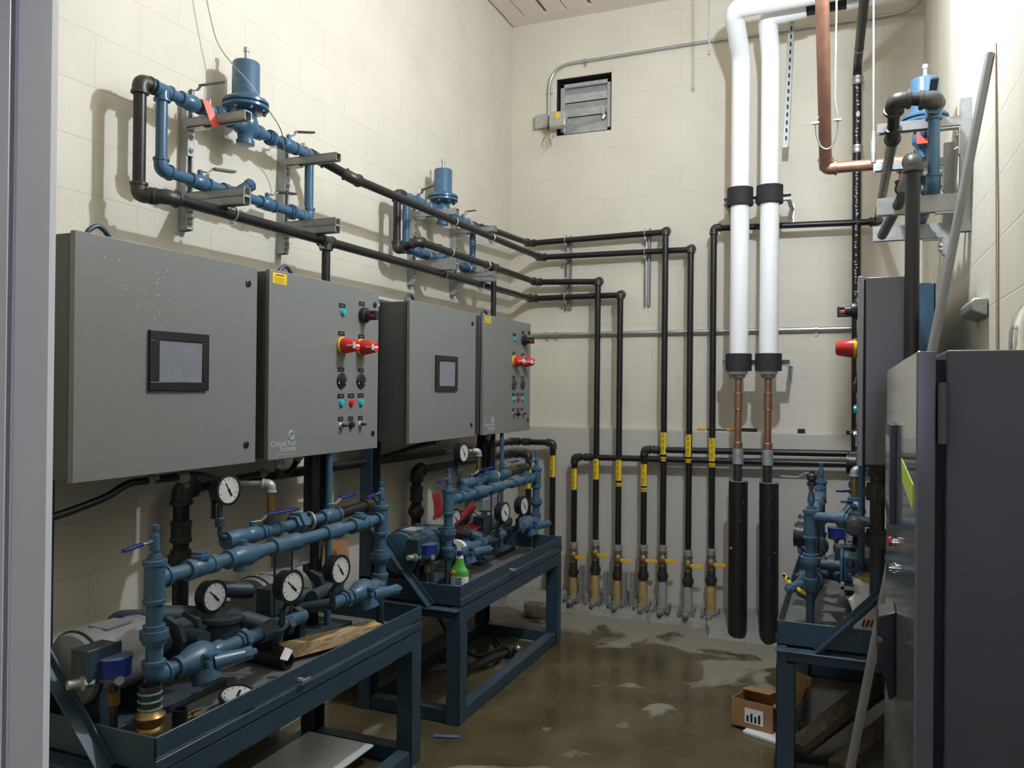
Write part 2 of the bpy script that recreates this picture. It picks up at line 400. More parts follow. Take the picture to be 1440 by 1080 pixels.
# back wall with the vent opening
vx0, vx1, vz0, vz1 = -2.245, -1.782, 3.795, 4.258
b = MB()
b.box(XL, vx0, YB, YB + .2, 0, ZC + .2); b.box(vx1, XR, YB, YB + .2, 0, ZC + .2)
b.box(vx0, vx1, YB, YB + .2, 0, vz0); b.box(vx0, vx1, YB, YB + .2, vz1, ZC + .2)
struct(b.build('wall_back', 'block_y'))
b = MB(); b.box(XL, XR, YB - .05, YB, 0, 1.425)
o = b.build('trim_1', 'lower', bevel=.008); struct(o)
# front wall round the doorway the photograph is taken from
b = MB(); b.box(XL - .2, -.80, YF - .2, YF, 0, ZC + .2); b.box(XR, XR + .2, YF - .2, YF, 0, ZC + .2); b.box(-.80, XR, YF - .2, YF, 2.18, ZC + .2)
struct(b.build('wall_front', 'block_y'))
# hallway side walls behind the camera
b = MB(); b.box(-1.9, -1.8, -3.2, YF - .2, 0, 2.7); b.box(1.6, 1.7, -3.2, YF - .2, 0, 2.7); b.box(-1.9, 1.7, -3.3, -3.2, 0, 2.7); b.box(-1.9, 1.7, -3.2, YF - .2, 2.7, 2.8); b.box(.64, 1.7, YF - .2, YF - .15, 0, 2.7)
struct(b.build('wall_hallway', 'hall_wall'))
# pressed steel door frame at the left of the view
b = MB()
b.prism([(-.80, .30), (-.80, .52), (-.669, .52), (-.657, .509), (-.646, .496), (-.645, .4635), (-.649, .4625), (-.649, .4595), (-.645, .4585), (-.645, .30)], 'z', 0, 2.18)
b.box(-.645, XR, .30, .52, 2.10, 2.18)
struct(b.build('door_1', 'frame_paint', bevel=.002))

# ceiling : fibre deck planks running along the room, dark joints, rough strip at the back wall
b = MB(); b.box(XL, XR, YF, YB, ZC + .05, ZC + .2); struct(b.build('ceiling', 'deck_dark'))
b = MB(); x = XL + .015
ws = [.155, .20, .16, .21]
k = 0
while x < XR:
    w = ws[k % 4]; b.box(x, min(XR, x + w - (.035 if k % 2 else .010)), YF, YB - .15, ZC, ZC + .05); x += w; k += 1
b.box(XL + .01, XR, YB - .15, YB, ZC - .001, ZC + .05)
struct(b.build('ceiling_deck', 'deck'))

# rough concrete bank along the foot of the back wall
b = MB(); n = 60; rows = []
for i in range(n + 1):
    x = -2.55 + (XR + 2.53) * i / n
    h = .065 + .05 * random.random(); d = .19 + .06 * random.random() + (.22 if -.95 < x < -.30 else 0)
    rows.append([(x, YB - .05, h + .03), (x, YB - .05 - d * .4, h + .02 * random.random()), (x, YB - .05 - d * .8, h * .6), (x, YB - .05 - d, -.01)])
vs = [p for r_ in rows for p in r_]; fs = []
for i in range(n):
    for j in range(3): a = i * 4 + j; fs.append((a, a + 4, a + 5, a + 1))
b.add(vs, fs); o = b.build('trim_2', 'rough_conc'); struct(o)

# ================================================================== VENT AND ITS ELECTRICS
t = thing('louvered_vent', 'square aluminium louvered vent set high in the back wall', 'vent', (-2.01, YB, vz0))
b = MB(); f = .007
b.box(vx0, vx0 + f, YB + .002, YB + .12, vz0, vz1); b.box(vx1 - f, vx1, YB + .002, YB + .12, vz0, vz1); b.box(vx0, vx1, YB + .002, YB + .12, vz0, vz0 + f); b.box(vx0, vx1, YB + .002, YB + .12, vz1 - f, vz1)
b.build('surround', 'seal', t)
b = MB(); a, c_ = vx0 + .02, vx1 - .012; z0, z1 = vz0 + .010, vz1 - .035
for (q0, q1, q2, q3) in ((a, a + .035, z0, z1), (c_ - .035, c_, z0, z1), (a, c_, z0, z0 + .03), (a, c_, z1 - .03, z1)): b.box(q0, q1, YB + .035, YB + .09, q2, q3)
b.build('frame', 'foil', t, bevel=.003)
hh = (z1 - z0 - .06) / 3 
for i in range(3):
    b = MB(); zz = z0 + .03 + i * hh
    b.add([(a + .035, YB + .06, zz + .004), (c_ - .035, YB + .06, zz + .004), (c_ - .035, YB + .045, zz + hh * .5), (a + .035, YB + .045, zz + hh * .5), (c_ - .035, YB + .065, zz + hh - .004), (a + .035, YB + .065, zz + hh - .004),
           (a + .035, YB + .066, zz + .004), (c_ - .035, YB + .066, zz + .004), (c_ - .035, YB + .071, zz + hh - .004), (a + .035, YB + .071, zz + hh - .004)],
          [(0, 1, 2, 3), (3, 2, 4, 5), (6, 9, 8, 7), (5, 4, 8, 9), (0, 6, 7, 1)])
    b.build('blade', 'foil', t, smooth=False)
b = MB(); b.box(vx0, vx1, YB + .1, YB + .12, vz0, vz1); b.build('backing', 'seal', t)
b = MB(); b.bar((vx1 - .075, YB + .03, 3.94), (vx1 - .075, YB + .03, 4.0), .02, .03); b.cyl((vx1 - .08, YB + .02, 3.90), (vx1 - .06, YB + .02, 3.93), .02)
b.tube([(vx1 - .08, YB + .02, 3.90), (-2.10, YB + .0, 3.86)], .003, 6); b.build('linkage', 'galv', t)

t = thing('damper_actuator', 'small pale actuator box with a yellow sticker beside the vent', 'actuator box', (-2.19, YB - .09, 3.82))
b = MB(); b.box(-2.255, -2.225, YB - .10, YB - .001, 3.86, 3.96); b.box(-2.255, -2.12, YB - .15, YB - .08, 3.825, 3.945); b.build('housing', 'galv', t, bevel=.006)
b = MB(); b.box(-2.20, -2.165, YB - .153, YB - .150, 3.89, 3.935); b.build('sticker', 'yellow', t)
t = thing('junction_box', 'square galvanised junction box left of the vent with loose wires below', 'junction box', (-2.35, YB, 3.87))
b = MB(); b.box(-2.405, -2.305, YB - .055, YB - .001, 3.865, 3.965); b.box(-2.41, -2.30, YB - .059, YB - .055, 3.86, 3.97); b.build('box', 'galv', t, bevel=.004)
for i in range(5):
    b = MB(); x = -2.30 + random.uniform(-.02, .02); z = 3.90; pts = [(x, YB - .05, z)]
    for k in range(5): x += random.uniform(-.035, .03); z -= random.uniform(.025, .055); pts.append((x, YB - random.uniform(.03, .08), z))
    b.tube(pts, .0022, 6, bend=.02); b.build('wire', 'rust' if i < 3 else 'black', t)

def conduit(name, label, pts, r, bend, straps=(), group=None, m='galv'):
    t = thing(name, label, 'conduit', pts[0], group)
    b = MB(); b.tube(pts, r, 12, bend=bend, seg=10); b.build('tube', m, t)
    for (p, ax) in straps:
        p = V(p); ax = V(ax); b = MB(); b.lathe(p - ax * .012, ax, [(0, r * 1.05), (.001, r * 1.35), (.023, r * 1.35), (.024, r * 1.05)], 14)
        b.box(p.x - .008, p.x + .008, YB - .012, YB, p.z - r - .03, p.z - r + .004) if abs(ax.x) > .5 else b.box(p.x - .03, p.x + .03, YB - .012, YB, p.z - .006, p.z + .006)
        b.build('strap', 'galv', t)
    return t
conduit('electrical_conduit', 'thin galvanised conduit bending over the vent and running right along the back wall',
        [(-2.306, 6.232, 3.965), (-2.306, 6.232, 4.365), (-1.2, 6.232, 4.375), (.30, 6.232, 4.365), (.41, 6.10, 4.36), (.41, 5.6, 4.40)], .0125, .22,
        [((-2.306, 6.232, 4.15), (0, 0, 1)), ((-2.0, 6.232, 4.37), (1, 0, 0)), ((-.2, 6.232, 4.37), (1, 0, 0))])
conduit('electrical_conduit', 'galvanised conduit crossing the middle of the back wall behind the pipes',
        [(-2.62, 6.228, 2.168), (.40, 6.228, 2.180)], .017, .1, [((-2.30, 6.228, 2.17), (1, 0, 0)), ((-2.22, 6.228, 2.17), (1, 0, 0)), ((-.24, 6.228, 2.178), (1, 0, 0))])
b = MB(); b.tube([(-.906, 5.5, ZC - .005), (-.897, 5.5, 4.0)], .005, 8); b.cyl((-.897, 5.5, 4.0), (-.897, 5.5, 3.975), .010, n=6)
tag(b.build('threaded_rod', 'galv_dull'), 'thin threaded rod hanging from the ceiling left of the white pipes', 'rod')

# ================================================================== REGULATOR STATION (left wall, near) + copies
def strut_frame(y, label):
    t = thing('strut_bracket', label, 'bracket', (XL, y, 2.39), 'wall brackets of the regulator stations')
    b = MB(); b.prism([(XL + .001, y - .0205), (XL + .041, y - .0205), (XL + .041, y - .011), (XL + .034, y - .011), (XL + .034, y - .017), (XL + .006, y - .017),
                 (XL + .006, y + .017), (XL + .034, y + .017), (XL + .034, y + .011), (XL + .041, y + .011), (XL + .041, y + .0205), (XL + .001, y + .0205)], 'z', 2.385, 2.925)
    b.build('channel', 'galv_dull', t)
    def ch(x0, x1, z0, z1, openside):
        b = MB(); w = .0205; th = .004
        b.box(x0, x1, y - w, y - w + th, z0, z1); b.box(x0, x1, y + w - th, y + w, z0, z1)
        if openside > 0: b.box(x0, x1, y - w, y + w, z0, z0 + th); b.box(x0, x1, y - w, y - w + .010, z1 - th, z1); b.box(x0, x1, y + w - .010, y + w, z1 - th, z1)
        else: b.box(x0, x1, y - w, y + w, z1 - th, z1); b.box(x0, x1, y - w, y - w + .010, z0, z0 + th); b.box(x0, x1, y + w - .010, y + w, z0, z0 + th)
        return b
    ch(XL + .041, -2.29, 2.818, 2.856, -1).build('arm', 'galv_dull', t)
    bb = ch(XL + .041, -2.29, 2.507, 2.542, 1); c = ch(XL + .041, -2.29, 2.472, 2.507, -1); bb.add(c.v, c.f); bb.build('arm', 'galv_dull', t)
    for z0, z1 in ((2.70, 2.815), (2.39, 2.470)):
        b = MB(); b.box(XL + .041, XL + .047, y - .018, y + .018, z0, z1); b.box(XL + .041, XL + .13, y - .018, y + .018, z1 - .006, z1)
        for zz in (z0 + .025, z1 - .035): b.lathe((XL + .047, y, zz), (1, 0, 0), [(0, .012), (.008, .012), (.008, .006), (.016, .006)], 6)
        b.build('angle_plate', 'galv', t)
    return t
s1 = strut_frame(2.643, 'dull steel strut bracket under the left valves of the nearest left-wall regulator')
s2 = strut_frame(3.279, 'dull steel strut bracket under the right end of the nearest left-wall regulator')

def station():
    X = -2.5; Z1 = 2.882; Z0 = 2.570; r = .0225
    t = thing('gas_regulator_station', 'nearest blue regulator loop high on the left wall, with a dark red valve lever', 'regulator', (X, 2.87, 2.545), 'blue regulator loops')
    # pipes
    seg((X, 2.394, Z1), (X, 2.775, Z1), r, t, 'blue'); seg((X, 2.96, Z1), (X, 3.33, Z1), r, t, 'blue')
    seg((X, 2.394, Z1), (X, 2.394, Z0), r, t, 'blue'); seg((X, 2.394, Z0), (X, 3.33, Z0), r, t, 'blue'); seg((X, 3.33, Z0), (X, 3.33, Z1), r, t, 'blue')
    tee((X, 2.394, Z1), (0, 1, 0), (0, 0, -1), r, t, 'blue'); tee((X, 3.33, Z1), (0, 1, 0), (0, 0, -1), r, t, 'blue')
    elbow((X, 2.394, Z0), (0, 0, 1), (0, 1, 0), r, t, 'blue'); elbow((X, 3.33, Z0), (0, 0, 1), (0, -1, 0), r, t, 'blue')
    ball_valve((X, 2.545, Z1), (0, 1, 0), (0, 0, 1), r, t, 'blue', 'redlever', (0, .85, .32), .19, grip='black')
    ball_valve((X, 3.17, Z1), (0, 1, 0), (0, 0, 1), r, t, 'blue', 'galv_dull', (.0, .9, .18), .19, grip='black')
    ball_valve((X, 2.60, Z0), (0, 1, 0), (0, 0, 1), r * .95, t, 'blue', 'galv_dull', (.25, .9, .0), .16, grip='black')
    ball_valve((X, 3.02, Z0), (0, 1, 0), (0, 0, 1), r * .95, t, 'blue', 'galv_dull', (.2, .9, .0), .16, grip='black')
    # Y strainer with cap on the lower line
    b = MB(); b.lathe((X, 2.73, Z0), (0, 1, 0), [(0, r * 1.1), (.001, r * 1.4), (.03, r * 1.4), (.035, r * 1.1), (.06, r * 1.35), (.11, r * 1.3), (.12, r * 1.1), (.125, r * 1.4), (.155, r * 1.4), (.156, r * 1.1)], 16)
    b.cyl((X, 2.81, Z0), (X + .03, 2.86, Z0 + .045), r * 1.1); b.lathe((X + .028, 2.857, Z0 + .042), (.45, .75, .65), [(0, r * 1.25), (.022, r * 1.25), (.024, r * .8), (.03, r * .8)], 8)
    b.build('strainer', 'blue', t)
    union((X, 3.20, Z0), (0, 1, 0), r, t, 'blue')
    union((X, 2.70, Z1), (0, 1, 0), r, t, 'blue'); union((X, 3.04, Z1), (0, 1, 0), r, t, 'blue')
    # the regulator
    Y = 2.869
    b = MB(); b.lathe((X, Y, 2.80), (0, 0, 1), [(0, .034), (.002, .040), (.022, .040), (.024, .033), (.05, .036), (.07, .052), (.10, .056), (.125, .048), (.145, .040), (.155, .046)], 24)
    b.lathe((X, Y - .098, Z1), (0, 1, 0), [(0, .026), (.001, .034), (.03, .034), (.034, .030), (.06, .040), (.136, .040), (.162, .030), (.166, .034), (.195, .034), (.196, .026)], 18)
    b.build('valve_body', 'blue', t)
    b = MB(); b.lathe((X, Y, 2.95), (0, 0, 1), [(0, .046), (.006, .094), (.012, .100), (.022, .100), (.024, .088), (.030, .088), (.032, .100), (.042, .100), (.050, .092), (.062, .066), (.07, .063)], 36)
    for k in range(8):
        a = 2 * PI * k / 8 + .2; b.lathe((X + .084 * math.cos(a), Y + .084 * math.sin(a), 2.945), (0, 0, 1), [(0, .008), (.058, .008), (.06, .005)], 6)
    b.build('diaphragm_flange', 'blue', t)
    b = MB(); b.lathe((X, Y, 3.012), (0, 0, 1), [(0, .063), (.005, .0605), (.148, .0605), (.156, .056), (.158, .02), (.166, .018)], 32); b.build('bonnet', 'blue', t)
    b = MB(); b.lathe((X, Y, 3.175), (0, 0, 1), [(0, .013), (.012, .013), (.012, .009), (.04, .009), (.041, .0125), (.06, .0125), (.062, .008)], 10); b.build('adjusting_stem', 'galv_dull', t)
    return t

st1 = station()
# clamps that hold the loop on the arms
for y in (2.643, 3.279):
    for z in (2.882, 2.570):
        b = MB(); b.ring((-2.5, y, z), (0, 1, 0), .026, .0035, 20, 6, 0, 2 * PI); b.bar((-2.5, y - .0, z + .024), (-2.5, y, z + .045), .022, .006, (0, 1, 0))
        b.build('pipe_clamp', 'galv', s1 if y < 3 else s2)
DY = 1.89
st2 = dup(st1, 'smaller-looking blue regulator loop further along the left wall, nearer the corner', dy=DY)
s3 = dup(s1, 'strut bracket under the left end of the left-wall regulator nearer the corner', dy=1.918)
s4 = dup(s2, 'strut bracket under the right end of the left-wall regulator nearer the corner', dy=1.876)
TS = (-2.2, 7.03)
st3 = dup(st1, 'blue regulator loop high on the right wall behind the leaning conduit', turn=TS)
s5 = dup(s2, 'strut bracket on the right wall, nearer the camera of the two', turn=TS)
s6 = dup(s1, 'strut bracket on the right wall, farther of the two, beyond the copper elbow', turn=TS)

b = MB(); b.add([(-2.463, 2.566, 2.905), (-2.452, 2.596, 2.897), (-2.430, 2.640, 2.805), (-2.440, 2.600, 2.795), (-2.462, 2.567, 2.903), (-2.451, 2.597, 2.895), (-2.429, 2.641, 2.803), (-2.439, 2.601, 2.793)],
                [(0, 1, 2, 3), (7, 6, 5, 4), (0, 4, 5, 1), (1, 5, 6, 2), (2, 6, 7, 3), (3, 7, 4, 0)])
o = b.build('warning_tag', 'redtag', smooth=False); tag(o, 'bright red tag hanging from the valve of the nearest left-wall regulator', 'tag')
b = MB(); b.box(.256, .312, 3.98, 3.984, 2.825, 2.882); tag(b.build('warning_tag', 'redtag'), 'bright red tag hanging on the right-wall regulator', 'tag')

# ================================================================== BLACK PIPES ON THE WALLS
R = .0235
LO = dict(group=None)
def clampy(t, x, y, z, top=None, name='pipe_clamp'):
    b = MB(); b.ring((x, y, z), (0, 1, 0), R + .004, .004, 20, 6); b.bar((x, y, z - R - .02), (x, y, z - R), .02, .008, (1, 0, 0)); b.cyl((x - .012, y, z - R - .014), (x + .012, y, z - R - .014), .006, n=8)
    b.build(name, 'galv', t)
YH, YVt = 6.165, 6.09
def label_band(t, x, z0, z1, txt, rr=R, y=YVt):
    b = MB(); n = 8; vs = []
    for z in (z0, z1):
        for k in range(n + 1):
            a = PI * (.12 + .76 * k / n) + PI; vs.append((x + (rr + .0022) * math.cos(a), y + (rr + .0022) * math.sin(a), z))
    fs = [(k, k + 1, n + 2 + k, n + 1 + k) for k in range(n)]
    vs2 = [(x + (v[0] - x) * .93, y + (v[1] - y) * .93, v[2]) for v in vs]
    b.add(vs, fs); b.add(vs2, [f[::-1] for f in fs])
    if txt:
        b.m = 1; text_mb(b, txt, (x + .009, y - rr - .0022, z0 + .012), (0, 0, 1), (-1, 0, 0), .026, .0008)
    else:
        b.m = 1
        for dx in (-.014, 0, .013): b.box(x + dx - .003, x + dx + .003, y - rr - .0036, y - rr - .001, z0 + .006, z1 - .006)
    return b.build('pipe_label' if txt else 'arrow_band', ['yellow', 'ink'], t)
def riser_foot(t, x, zv, y=YVt, wrap='rust', hdir=(1, 0, -.03)):
    """brass ball valve, union and wrapped stub at the foot of a riser"""
    b = MB(); b.lathe((x, y, zv - .055), (0, 0, 1), [(0, .026), (.001, .034), (.018, .034), (.02, .027), (.035, .031), (.045, .037), (.068, .037), (.078, .031), (.09, .028), (.092, .034), (.112, .034), (.113, .026)], 16)
    b.cyl((x, y, zv), (x + .0, y - .052, zv), .013, n=10); v = b.build('ball_valve', 'brassgrey', t)
    b = MB(); b.lathe((x, y, zv + .06), (0, 0, 1), [(0, .030), (.02, .030), (.022, .034), (.045, .034), (.046, .027)], 16); b.build('bushing', 'galv_dull', t)
    h = V(hdir).normalized(); q = V((x, y - .052, zv)); b = MB()
    b.bar(q, q + h * .05, .004, .018); b.m = 1; b.bar(q + h * .03, q + h * .118, .010, .024); b.build('handle', ['brass', 'orange'], v, bevel=.002)
    b = MB(); b.lathe((x, y, zv - .165), (0, 0, 1), [(0, .028), (.001, .036), (.02, .036), (.022, .043), (.055, .043), (.058, .034), (.08, .032), (.11, .030)], 16); b.build('union', 'fitting', t)
    b = MB(); b.lathe((x, y, 0), (0, 0, 1), [(0, .037), (zv - .20, .035), (zv - .16, .029)], 14); b.build('wrapped_stub', wrap, t)
M['brassgrey'] = mat('tarnished_brass', (.27, .22, .13), .4, .7, var=.5, vscale=40)
M['greywrap'] = mat('grey_wrap', (.30, .28, .25), .7, var=.3, vscale=18)

# run 1: lower feed of the near station, along the left wall, corner, back wall, down
FX = -2.415; FZ = 2.447
t = thing('black_gas_pipe', 'long black pipe under the left wall brackets, ending as the third riser', 'pipe', (-1.651, YVt, 0))
p = [V(q) for q in ((-2.5, 2.394, 2.882), (-2.5, 2.288, 2.882), (-2.5, 2.288, FZ), (FX, 2.37, FZ), (FX, YH, FZ + .015), (-1.60, YH, 2.466), (-1.651, YVt, 2.466))]
seg(p[0], p[1], R, t, 'blackpipe'); elbow(p[1], (0, 1, 0), (0, 0, -1), R, t); seg(p[1], p[2], R, t, 'blackpipe'); elbow(p[2], (0, 0, 1), (1, .6, 0), R, t)
seg((-2.5, 2.288, FZ), (-2.43, 2.33, FZ), R, t); elbow((FX, 2.345, FZ), (-1, -.6, 0), (0, 1, 0), R, t); seg((FX, 2.35, FZ), p[4], R, t)
elbow(p[4], (0, -1, 0), (1, 0, 0), R, t); seg(p[4], (-1.651, YH, 2.466), R, t)
elbow((-1.651, YH, 2.466), (-1, 0, 0), (0, -1, 0), R, t, k=1.2); elbow((-1.651, YVt, 2.466), (0, 1, 0), (0, 0, -1), R, t, k=1.2); seg((-1.651, YVt, 2.45), (-1.651, YVt, .5), R, t)
tee((FX, 3.36, FZ + .003), (0, 1, 0), (0, 0, -1), R, t); seg((FX, 3.36, FZ), (FX, 3.36, 1.20), .0215, t)
for y in (2.70, 3.32, 4.62, 5.18): clampy(t, FX, y, FZ + .006)
label_band(t, -1.651, 1.03, 1.19, 'FUEL OIL SUPPLY'); label_band(t, -1.651, .985, 1.012, ''); riser_foot(t, -1.651, .432)
# run 2: feed of the far station
t = thing('black_gas_pipe', 'black pipe resting just above the lower brackets, ending as the second riser', 'pipe', (-1.831, YVt, 0))
y0 = 2.288 + DY; x2 = -2.368; z2 = 2.592
seg((-2.5, y0 + .106, 2.882), (-2.5, y0, 2.882), R, t); elbow((-2.5, y0, 2.882), (0, 1, 0), (0, 0, -1), R, t); seg((-2.5, y0, 2.882), (-2.5, y0, 2.545), R, t)
elbow((-2.5, y0, 2.545), (0, 0, 1), (1, .2, .2), R, t); seg((-2.5, y0, 2.545), (x2, y0 + .03, z2), R, t); elbow((x2, y0 + .03, z2), (-1, -.2, -.3), (0, 1, 0), R, t)
seg((x2, y0 + .03, z2), (x2, YH - .03, z2), R, t); elbow((x2, YH - .03, z2), (0, -1, 0), (1, .1, 0), R, t); seg((x2, YH - .03, z2), (-1.831, YH, 2.577), R, t)
elbow((-1.831, YH, 2.577), (-1, 0, 0), (0, -1, 0), R, t, k=1.2); elbow((-1.831, YVt, 2.577), (0, 1, 0), (0, 0, -1), R, t, k=1.2); seg((-1.831, YVt, 2.56), (-1.831, YVt, .5), R, t)
tee((x2, 5.30, z2), (0, 1, 0), (0, 0, -1), R, t); seg((x2, 5.30, z2), (x2, 5.30, 1.0), .0195, t)
for y in (4.62, 5.18): clampy(t, x2, y, z2)
label_band(t, -1.831, 1.03, 1.19, 'FUEL OIL RETURN'); riser_foot(t, -1.831, .455)
# run 3: outlet of the near station
t = thing('black_gas_pipe', 'long black pipe crossing in front of the far regulator, ending as the sixth riser', 'pipe', (-1.115, YVt, 0))
ux = -2.335; uz = 2.783
seg((-2.5, 3.33, 2.882), (-2.5, 3.385, 2.882), R, t); elbow((-2.5, 3.385, 2.882), (0, -1, 0), (.15, .12, -.09), R, t); seg((-2.5, 3.385, 2.882), (ux, 3.47, uz), R, t)
elbow((ux, 3.47, uz), (-.15, -.1, .09), (0, 1, 0), R, t); seg((ux, 3.47, uz), (ux, YH - .02, uz + .008), R, t); elbow((ux, YH - .02, uz + .008), (0, -1, 0), (1, 0, 0), R, t)
seg((ux, YH - .02, uz + .008), (-1.115, YH, 2.79), R, t); elbow((-1.115, YH, 2.79), (-1, 0, 0), (0, -1, 0), R, t, k=1.2); elbow((-1.115, YVt, 2.79), (0, 1, 0), (0, 0, -1), R, t, k=1.2)
seg((-1.115, YVt, 2.77), (-1.115, YVt, .5), R, t)
for y in (4.60, 5.18): clampy(t, ux, y, uz)
label_band(t, -1.118, 1.235, 1.40, 'FUEL OIL RETURN'); label_band(t, -1.118, 1.19, 1.218, ''); riser_foot(t, -1.115, .438, wrap='greywrap')

# run 4: outlet of the far station along the top of the back wall
t = thing('black_gas_pipe', 'topmost black pipe on the back wall, turning down as the fifth riser from the left', 'pipe', (-1.305, YVt, 0))
y1 = 3.33 + DY
seg((-2.5, y1, 2.885), (-2.5, y1 + .06, 2.885), R, t); elbow((-2.5, y1 + .06, 2.885), (0, -1, 0), (.5, 1, 0), R, t)
seg((-2.5, y1 + .06, 2.885), (-2.44, y1 + .17, 2.888), R, t); seg((-2.44, y1 + .17, 2.888), (-2.44, YH, 2.915), R, t)
elbow((-2.44, YH, 2.915), (0, -1, 0), (1, 0, 0), R, t); seg((-2.44, YH, 2.915), (-1.305, YH, 2.935), R, t)
elbow((-1.305, YH, 2.935), (-1, 0, 0), (0, -1, 0), R, t, k=1.2); elbow((-1.305, YVt, 2.935), (0, 1, 0), (0, 0, -1), R, t, k=1.2); seg((-1.305, YVt, 2.91), (-1.305, YVt, .5), R, t)
label_band(t, -1.305, 1.245, 1.41, 'FUEL OIL RETURN'); label_band(t, -1.305, 1.195, 1.225, ''); riser_foot(t, -1.305, .458, wrap='greywrap')
# run 5: from the right-hand station round to the back wall
t = thing('black_gas_pipe', 'black pipe passing behind the white pipes, its riser the nearest to the black sleeves', 'pipe', (-.948, YVt, 0))
rx = .150
seg((.30, 3.70, 2.882), (.30, 3.64, 2.90), R, t); elbow((.30, 3.63, 2.90), (0, 1, 0), (-1, 0, .05), R * 1.2, t); seg((.30, 3.63, 2.90), (rx, 3.62, 2.915), R * 1.1, t)
elbow((rx, 3.62, 2.91), (1, 0, 0), (0, .8, -.5), R * 1.2, t); seg((rx, 3.62, 2.91), (rx, 3.72, 2.80), R, t); elbow((rx, 3.73, 2.795), (0, -.6, .6), (0, 1, 0), R, t, k=1.2)
seg((rx, 3.73, 2.795), (rx + .005, 6.13, 2.905), R, t); elbow((rx + .005, 6.13, 2.905), (0, -1, 0), (-1, 0, 0), R, t); seg((rx + .005, 6.13, 2.905), (-.948, YVt + .02, 2.928), R * .95, t)
elbow((-.948, YVt, 2.928), (1, .03, 0), (0, 0, -1), R, t); seg((-.948, YVt, 2.928), (-.945, YVt, .5), R, t)
label_band(t, -.946, 1.21, 1.38, 'FUEL OIL RETURN'); label_band(t, -.946, 1.165, 1.195, ''); riser_foot(t, -.945, .462)
# lower horizontal runs on the back wall
t = thing('black_gas_pipe', 'lower of two black pipes behind the risers, itself the leftmost of the seven risers', 'pipe', (-2.009, YVt, 0))
seg((-2.009, YVt, 1.195), (.30, 6.11, 1.232), R, t); elbow((-2.009, YVt, 1.195), (1, 0, 0), (0, 0, -1), R, t); seg((-2.009, YVt, 1.195), (-2.009, YVt, .5), R, t); coupling((-1.90, YVt, 1.197), (1, 0, 0), R, t)
label_band(t, -2.009, .94, 1.105, 'FUEL OIL SUPPLY'); riser_foot(t, -2.009, .422)
t = thing('black_gas_pipe', 'upper of two black pipes behind the risers, turning down as the fourth, middle riser', 'pipe', (-1.453, YVt, 0))
seg((-1.453, YVt, 1.275), (.30, 6.13, 1.303), R, t); elbow((-1.453, YVt, 1.275), (1, 0, 0), (0, 0, -1), R, t); seg((-1.453, YVt, 1.275), (-1.453, YVt, .5), R, t); coupling((-1.36, YVt, 1.276), (1, 0, 0), R, t)
label_band(t, -1.453, 1.0, 1.165, 'FUEL OIL SUPPLY'); label_band(t, -1.453, .955, .985, ''); riser_foot(t, -1.453, .448)
# the two runs along the foot of the left wall, under the cabinets
t = thing('black_gas_pipe', 'upper black pipe along the left wall under the cabinets, dropping right of the far skid', 'pipe', (-2.19, YVt, 0))
seg((-2.53, 2.55, .70), (-2.53, 2.55, 1.307), .032, t); elbow((-2.53, 2.55, 1.307), (0, 0, -1), (0, 1, 0), .032, t); seg((-2.53, 2.55, 1.307), (-2.53, 6.09, 1.30), R * 1.1, t)
elbow((-2.53, 6.09, 1.30), (0, -1, 0), (1, 0, 0), R, t); seg((-2.53, 6.09, 1.30), (-2.19, YVt, 1.30), R, t); elbow((-2.19, YVt, 1.30), (-1, 0, 0), (0, 0, -1), R, t); seg((-2.19, YVt, 1.30), (-2.19, YVt, .3), R, t)
coupling((-2.42, YVt, 1.30), (1, 0, 0), R, t); union((-2.53, 2.55, 1.02), (0, 0, 1), .032, t, 'fitting'); coupling((-2.53, 2.55, 1.13), (0, 0, 1), .032, t, L=.09)
label_band(t, -2.19, 1.03, 1.20, 'FUEL OIL SUPPLY'); riser_foot(t, -2.19, .43)
t = thing('black_gas_pipe', 'lower black pipe along the left wall, its labelled drop behind the far skid gauges', 'pipe', (-2.385, YVt, 0))
seg((-2.53, 4.50, .70), (-2.53, 4.50, 1.205), .032, t); elbow((-2.53, 4.50, 1.205), (0, 0, -1), (0, 1, 0), .032, t); seg((-2.53, 4.50, 1.205), (-2.53, 6.03, 1.20), R * 1.1, t)
elbow((-2.53, 6.05, 1.20), (0, -1, 0), (1, 0, 0), R, t); seg((-2.53, 6.05, 1.20), (-2.385, YVt - .03, 1.20), R, t); elbow((-2.385, YVt - .03, 1.20), (-1, 0, 0), (0, 0, -1), R, t); seg((-2.385, YVt - .03, 1.20), (-2.385, YVt - .03, .3), R, t)
union((-2.53, 4.50, .95), (0, 0, 1), .032, t, 'fitting'); coupling((-2.53, 4.50, 1.06), (0, 0, 1), .032, t, L=.09); label_band(t, -2.385, .93, 1.09, 'FUEL OIL SUPPLY', y=YVt - .03)

# strut rails that clamp the horizontal runs to the back wall
def wall_strut(x, z0, z1, clamps, label):
    t = thing('wall_strut', label, 'bracket', (x, YB, z0))
    b = MB()
    for dx in (-.0205, .0165): b.box(x + dx, x + dx + .004, YB - .042, YB - .001, z0, z1)
    b.box(x - .0205, x + .0205, YB - .006, YB - .001, z0, z1); b.box(x - .0205, x - .010, YB - .042, YB - .038, z0, z1); b.box(x + .010, x + .0205, YB - .042, YB - .038, z0, z1)
    b.build('channel', 'galv', t)
    for z in clamps:
        b = MB(); b.ring((x - .01, YH, z), (1, 0, 0), R + .003, .0045, 20, 6); b.bar((x - .01, YH, z + R), (x - .01, YH, z + R + .02), .006, .02, (1, 0, 0)); b.bar((x - .01, YH, z - R), (x - .01, YH, z - R - .018), .006, .02, (1, 0, 0))
        b.build('pipe_clamp', 'galv', t)
    return t
